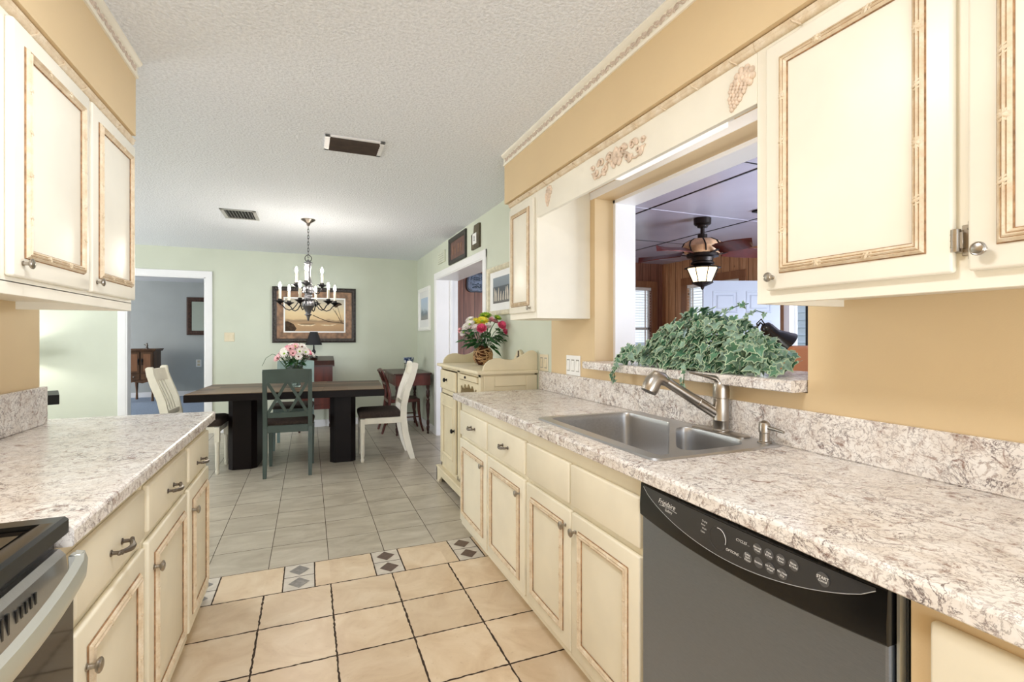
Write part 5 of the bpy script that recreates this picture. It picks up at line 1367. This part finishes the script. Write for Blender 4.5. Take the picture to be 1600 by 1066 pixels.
F = [('rose', -.005, .300, -.09, .050, 'pink'), ('rose', .155, .325, -.03, .046, 'pink'), ('rose', .185, .275, .0, .032, 'pink'), ('rose', -.185, .285, .0, .028, 'palepink'),
     ('rose', -.055, .300, -.07, .043, 'petal'), ('daisy', -.005, .360, -.02, .052, 'yellow'), ('daisy', -.07, .355, .0, .045, 'yellow'), ('daisy', .02, .405, .04, .05, 'lime'),
     ('rose', .070, .375, .0, .030, 'palepink'), ('rose', .048, .320, -.05, .030, 'petal'), ('daisy', -.105, .335, -.04, .042, 'petal'), ('daisy', -.135, .315, -.02, .04, 'petal'),
     ('daisy', -.155, .270, -.03, .036, 'petal'), ('daisy', -.11, .375, .02, .036, 'petal'), ('rose', .10, .36, .05, .03, 'palepink'), ('daisy', .03, .365, .09, .045, 'petal'), ('daisy', .12, .39, .04, .034, 'lime')]
RIGHT = Vector((.9256, -.3786, 0)); DEP = Vector((.3786, .9256, 0))
stems_ = B(); b0 = Vector((VX, VY, VZ+.14)); made = []
for kind, u, w, dpt, r, m in F:
    c = Vector((VX, VY, VZ))+RIGHT*u+DEP*dpt+Vector((0, 0, w)); ax = (c-b0).normalized()*.7-DEP*.5; made.append((kind, c, ax, r, m))
    tube(stems_, [b0+RIGHT*u*.15, b0.lerp(c, .6)+Vector((0, 0, .02)), c], .003, 5)
obj('stems', stems_, M['stem'], t, smooth=50)
for kind, c, ax, r, m in made:
    if kind == 'rose': rose('rose', c, ax, r, M[m], t, rng)
    else: daisy('daisy', c, ax, r, M[m], M['lime'] if m != 'lime' else M['yellow'], t, 14, 3)
bm = B()
for k in range(120):
    a = rng.uniform(0, 2*PI); h = rng.random(); r = .03+.115*h**.7; c = (VX+r*math.cos(a), VY+r*math.sin(a), VZ+.165+.13*h+rng.uniform(-.03, .02))
    leaf_face(bm, c, (math.cos(a), math.sin(a), rng.uniform(-.7, .35)), (rng.uniform(-.5, .5), rng.uniform(-.5, .5), 1), rng.uniform(.06, .105), rng.uniform(.025, .042))
for u, w, d_, dz in ((.20, .205, .10, -.1), (.105, .135, .09, -.8), (-.17, .205, -.09, -.1), (-.12, .175, -.09, -.3)):
    c = Vector((VX, VY, VZ))+RIGHT*u*.8+Vector((0, 0, w)); leaf_face(bm, c, RIGHT*math.copysign(1, d_)+Vector((0, 0, dz)), (0, -.5, 1), .10, .045)
obj('leaves', bm, M['fol'], t, smooth=60)
# ================================================================ IVY ON THE LEDGE
t = thing('planter', 'low patterned ceramic planter under the ivy on the ledge', 'planter', (1.64, 1.72, 1.143))
k_ = NT('green_dotted_ceramic'); vo = k_.n('ShaderNodeTexVoronoi'); vo.inputs['Scale'].default_value = 30; k_.l(k_.coord(), vo.inputs['Vector'])
k_.done(k_.ramp(vo.outputs['Distance'], [(.30, (150, 176, 130)), (.42, (228, 226, 196))]), .4)
bm = B()
rs = [[bm.verts.new((x, y, z)) for x, y in rrect(1.56-i, 1.72+i, 1.47-i, 1.93+i, .05, 4)] for i, z in ((0, 1.1445), (.012, 1.20), (.014, 1.235), (.008, 1.235), (0, 1.20))]
ring_bridge(bm, rs, True, True, True); obj('bowl', bm, k_.m, t, smooth=40)
t = thing('ivy_plant', 'trailing variegated ivy spilling over the pass-through ledge', 'plant', (1.64, 1.72, 1.22))
def ivy_leaf(bm, c, d, nrm, s, mi):
    c, d, nrm = Vector(c), Vector(d).normalized(), Vector(nrm).normalized(); x = d.cross(nrm).normalized(); u = x.cross(d).normalized()
    O = [(0, 0), (.16, -.30), (.50, -.22), (.42, .10), (.62, .34), (.30, .42), (0, 1.0), (-.30, .42), (-.62, .34), (-.42, .10), (-.50, -.22), (-.16, -.30)]
    ctr = (0, .22)
    def V(px, py): return bm.verts.new(c+d*s*py+x*s*px+u*s*(.16*abs(px)-.22*py*py))
    outer = [V(*p) for p in O]; inner = [V(ctr[0]+(p[0]-ctr[0])*.82, ctr[1]+(p[1]-ctr[1])*.82) for p in O]; m = V(*ctr)
    n = len(O)
    for i in range(n):
        j = (i+1) % n
        bm.faces.new((outer[i], outer[j], inner[j], inner[i])).material_index = 3
        bm.faces.new((inner[i], inner[j], m)).material_index = mi
rng = random.Random(17); bm = B(); sb = B(); cnt = 0
def heap(y):  # height of the mound above the ledge
    a = (y-1.74)/(.42 if y > 1.74 else .47)
    return max(.0, .225*(1-abs(a)**1.5)) if abs(a) < 1 else 0
def put(p, out, s=None):
    global cnt
    nrm = Vector(out)+Vector((rng.uniform(-.5, .5), rng.uniform(-.5, .5), rng.uniform(-.2, .6)))
    d = Vector((rng.uniform(-1, .2), rng.uniform(-1, 1), rng.uniform(-1, -.1))); ivy_leaf(bm, p, d, nrm, s or rng.uniform(.034, .056), rng.choice((0, 0, 1, 2, 2))); cnt += 1
for k in range(520):
    y = rng.gauss(1.70, .25)
    if not 1.27 < y < 2.20: continue
    H = heap(y)+.03; f = rng.random()**.6; a = rng.uniform(-.25, PI*.75)
    rx = .155*(.45+.6*H/.29)
    x = 1.635-rx*math.cos(a); z = 1.165+H*max(math.sin(a), 0)*(.55+.45*f)
    if x < 1.47: x = 1.47+rng.uniform(0, .03)
    put((x, y, max(z, 1.172)), (-math.cos(a)-.3, (y-1.7)*1.2, math.sin(a)+.2))
for k in range(110):  # skirt along the front of the ledge
    y = rng.uniform(1.30, 2.20); put((rng.uniform(1.475, 1.54), y, 1.168+rng.random()*.085), (-1, 0, .5))
def trail(P, n, s=(.024, .036)):
    P = [Vector(p) for p in P]; tube(sb, P, .002, 5); m = len(P)-1
    for k in range(n):
        f = k/(n-1)*m*.999; i = int(f); p = P[i].lerp(P[i+1], f-i)+Vector((rng.uniform(-.012, .004), rng.uniform(-.014, .014), rng.uniform(-.012, .012)))
        put(p, (-1, rng.uniform(-.5, .5), .4), rng.uniform(*s))
trail([(1.50, 2.05, 1.20), (1.470, 2.10, 1.185), (1.443, 2.13, 1.15), (1.440, 2.14, 1.11), (1.441, 2.15, 1.07)], 15)
trail([(1.56, 2.05, 1.22), (1.55, 2.13, 1.225), (1.54, 2.20, 1.20)], 14)
trail([(1.50, 1.62, 1.19), (1.462, 1.63, 1.172), (1.441, 1.635, 1.14), (1.441, 1.64, 1.085), (1.442, 1.63, 1.06)], 11, (.018, .028))
trail([(1.62, 1.45, 1.30), (1.60, 1.40, 1.30), (1.58, 1.36, 1.27), (1.57, 1.33, 1.24)], 12)
trail([(1.52, 1.40, 1.19), (1.50, 1.31, 1.18), (1.495, 1.25, 1.165)], 12)
trail([(1.64, 1.60, 1.40), (1.64, 1.54, 1.415), (1.64, 1.49, 1.42)], 5, (.022, .03)); trail([(1.64, 1.50, 1.37), (1.64, 1.45, 1.39), (1.64, 1.42, 1.38)], 4, (.018, .026))
for k in range(26):
    a = rng.uniform(0, 2*PI); y = 1.70+.2*math.sin(a); tube(sb, [(1.64, 1.70+.1*math.sin(a), 1.215), (1.64+.05*math.cos(a), y, 1.29), (1.64+.13*math.cos(a)-.02, 1.70+.34*math.sin(a), 1.24)], .002, 5)
fo = obj('foliage', bm, [M['leaf1'], M['leaf2'], M['leaf3'], M['leafrim']], t); fo['kind'] = 'stuff'
obj('stems', sb, M['stem'], t)
# ================================================================ SUNROOM
FX, FY = 3.575, 3.80
t = thing('ceiling_fan', 'dark ceiling fan with leaf blades and a lit lantern in the sunroom', 'fan', (FX, FY, 2.44))
bm = B(); lathe(bm, [(.082, .0), (.082, -.05), (.070, -.062), (.050, -.068), (.048, -.085), (.020, -.09)], (FX, FY, 2.44), None, 20); obj('canopy', bm, M['fan_dark'], t, smooth=40)
bm = B(); lathe(bm, [(.020, -.085), (.020, -.15), (.045, -.155), (.045, -.19), (.03, -.20)], (FX, FY, 2.44), None, 14); obj('downrod', bm, M['fan_dark'], t, smooth=40)
bm = B(); lathe(bm, [(.03, -.195), (.11, -.205), (.165, -.235), (.188, -.28), (.17, -.335), (.12, -.36)], (FX, FY, 2.44), None, 24)
for f in bm.faces: f.material_index = 0
obj('motor_shell', bm, M['shell'], t, smooth=40)
bm = B(); lathe(bm, [(.15, -.34), (.15, -.375), (.105, -.385), (.095, -.42), (.11, -.43), (.11, -.445), (.05, -.46)], (FX, FY, 2.44), None, 22)
for k in range(8):
    a = 2*PI*k/8; tube(bm, [(FX+r*math.cos(a+tw), FY+r*math.sin(a+tw), 2.44+z) for r, z, tw in ((.04, -.20, 0), (.115, -.208, .05), (.170, -.237, .12), (.193, -.28, .18), (.175, -.335, .22))], .007, 6)
obj('motor_housing', bm, M['fan_dark'], t, smooth=40)
for k in range(5):
    a = math.radians(-25+72*k); dx, dy = math.cos(a), math.sin(a); sx, sy = -dy, dx
    bm = B(); beam(bm, (FX+dx*.12, FY+dy*.12, 2.083), (FX+dx*.24, FY+dy*.24, 2.105), .035, .006, (0, 0, 1)); bk = None
    bi = obj('blade_iron', bm, M['fan_dark'], t)
    bm = B(); n = 16; top = []; cols_ = []
    for i in range(n+1):
        f = i/n; r = .20+.47*f; w = .088*math.sin(PI*min(1, .10+.9*f))**.6*(1+.07*math.cos(f*36)) if f < 1 else .004
        z = 2.112-.02*f
        row = []
        for q in (-1, 0, 1):
            for h in (1, -1):
                row.append(Vector((FX+dx*r+sx*w*q, FY+dy*r+sy*w*q, z-.030*q+(.004 if q == 0 else 0)+h*.004)))
        cols_.append([bm.verts.new(row[j]) for j in (0, 2, 4, 5, 3, 1)])
    ring_bridge(bm, cols_, True, True, True); obj('blade', bm, M['fan_blade'], t, smooth=30)
bm = B(); lathe(bm, [(.05, -.455), (.135, -.470), (.170, -.480), (.172, -.488), (.150, -.492)], (FX, FY, 2.44), None, 8)
for k in range(8):
    a = 2*PI*k/8+PI/8
    tube(bm, [(FX+.152*math.cos(a), FY+.152*math.sin(a), 1.95), (FX+.092*math.cos(a), FY+.092*math.sin(a), 1.815)], .005, 5)
lathe(bm, [(.098, -.622), (.100, -.632), (.07, -.648), (.02, -.668), (.012, -.69), (.001, -.70)], (FX, FY, 2.44), None, 8)
lan = obj('lantern_frame', bm, M['fan_dark'], t)
bm = B(); n = 8; rs = [[bm.verts.new((FX+r*math.cos(2*PI*i/n+PI/8), FY+r*math.sin(2*PI*i/n+PI/8), z)) for i in range(n)] for r, z in ((.146, 1.948), (.088, 1.815))]
ring_bridge(bm, rs, True, False, True); obj('frosted_pane', bm, M['lantern'], lan)
# open six-panel door leaf
D0 = Vector((4.40, 4.67, -.03)); D1 = Vector((5.255, 4.32, -.03)); dv = (D1-D0).normalized(); dn = Vector((-dv.y, dv.x, 0))
DM = Matrix(((dv.x, -dn.x, 0, D0.x), (dv.y, -dn.y, 0, D0.y), (0, 0, 1, D0.z), (0, 0, 0, 1)))
DW_ = (D1-D0).length
t = thing('door', 'white six-panel door, bluish shade put into its colour, standing open in the sunroom', 'door', tuple(D1))
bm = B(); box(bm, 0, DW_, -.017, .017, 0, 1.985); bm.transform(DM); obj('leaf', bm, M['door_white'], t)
for z0, z1 in ((1.60, 1.86), (.95, 1.50), (.22, .78)):
    for x0, x1 in ((.11, DW_/2-.05), (DW_/2+.05, DW_-.11)):
        bm = B()
        cor = []
        for cx, cz, sx, sz in ((x0, z0, 1, 1), (x1, z0, -1, 1), (x1, z1, -1, -1), (x0, z1, 1, -1)):
            cor.append([bm.verts.new((cx+sx*d, .017+h, cz+sz*d)) for d, h in ((0, 0), (.004, .006), (.016, .004), (.022, .0005), (.045, .0005), (.060, .007))])
        for i in range(4):
            for j in range(5): bm.faces.new((cor[i][j], cor[(i+1) % 4][j], cor[(i+1) % 4][j+1], cor[i][j+1]))
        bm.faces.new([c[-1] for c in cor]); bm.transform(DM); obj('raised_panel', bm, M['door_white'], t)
# black lamp with cone head behind the ledge
LXc, LYc = 2.43, 2.03
t = thing('floor_lamp', 'black cone-headed lamp leaning over the right end of the ledge', 'lamp', (2.36, 2.12, -.04))
bm = B(); lathe(bm, [(.13, 0), (.13, .02), (.02, .03), (.010, .05), (.010, 1.30), (.004, 1.31)], (2.36, 2.12, -.04), None, 18); obj('pole', bm, M['black_gloss'], t, smooth=40)
hp0 = Vector((2.385, 2.055, 1.345)); hd = (RIGHT*.72+Vector((0, 0, -.70))).normalized()
bm = B(); tube(bm, [(2.36, 2.12, 1.26), (2.365, 2.10, 1.33), (2.375, 2.075, 1.365), hp0], .006, 8); tube(bm, [hp0-RIGHT*.03+Vector((0, 0, -.06)), hp0-RIGHT*.045+Vector((0, 0, .015)), hp0-RIGHT*.02+Vector((0, 0, .04)), hp0+Vector((0, 0, .01))], .004, 6); obj('arm', bm, M['black_gloss'], t, smooth=50)
bm = B(); RM = Rm(hd)
lathe(bm, [(.012, -.012), (.030, .0), (.036, .02), (.040, .07), (.050, .085), (.088, .150), (.086, .150), (.048, .09), (.01, .08)], hp0, RM, 22); obj('lamp_head', bm, M['black_gloss'], t, smooth=40)
# burnt orange armchair back
t = thing('armchair', 'burnt orange leather high-back armchair seen beyond the ledge at right', 'armchair', (2.75, 1.75, -.04), -math.radians(22))
AM = Matrix.Translation((2.72, 1.78, -.04)) @ Matrix.Rotation(-math.radians(22), 4, 'Z')
def abox(*a, nm='back', b=.03): 
    bm = B(); box(bm, *a, bev=b, seg=4); bm.transform(AM); return obj(nm, bm, M['leather'], t, smooth=50)
abox(-.33, .33, 0, .16, .30, 1.275, nm='backrest', b=.025); abox(-.24, .24, .162, .70, .30, .47, nm='seat')
abox(-.33, -.245, .162, .68, .10, .64, nm='armrest'); abox(.245, .33, .162, .68, .10, .64, nm='armrest'); abox(-.30, .30, .02, .15, .10, .298, nm='base', b=.01)
for sx in (-.28, .28):
    for sy in (.06, .62):
        bm = B(); box(bm, sx-.025, sx+.025, sy-.025, sy+.025, 0, .0998); bm.transform(AM); obj('leg', bm, M['espresso'], t)
bm = B()
tv = thing('ceiling_vent', 'dark vent slot in the violet sunroom ceiling by the fan', 'vent', (4.2, 3.2, 2.44))
box(bm, 3.78, 4.30, 3.28, 3.40, 2.428, 2.444, bev=.002); obj('grille', bm, M['black_iron'], tv)
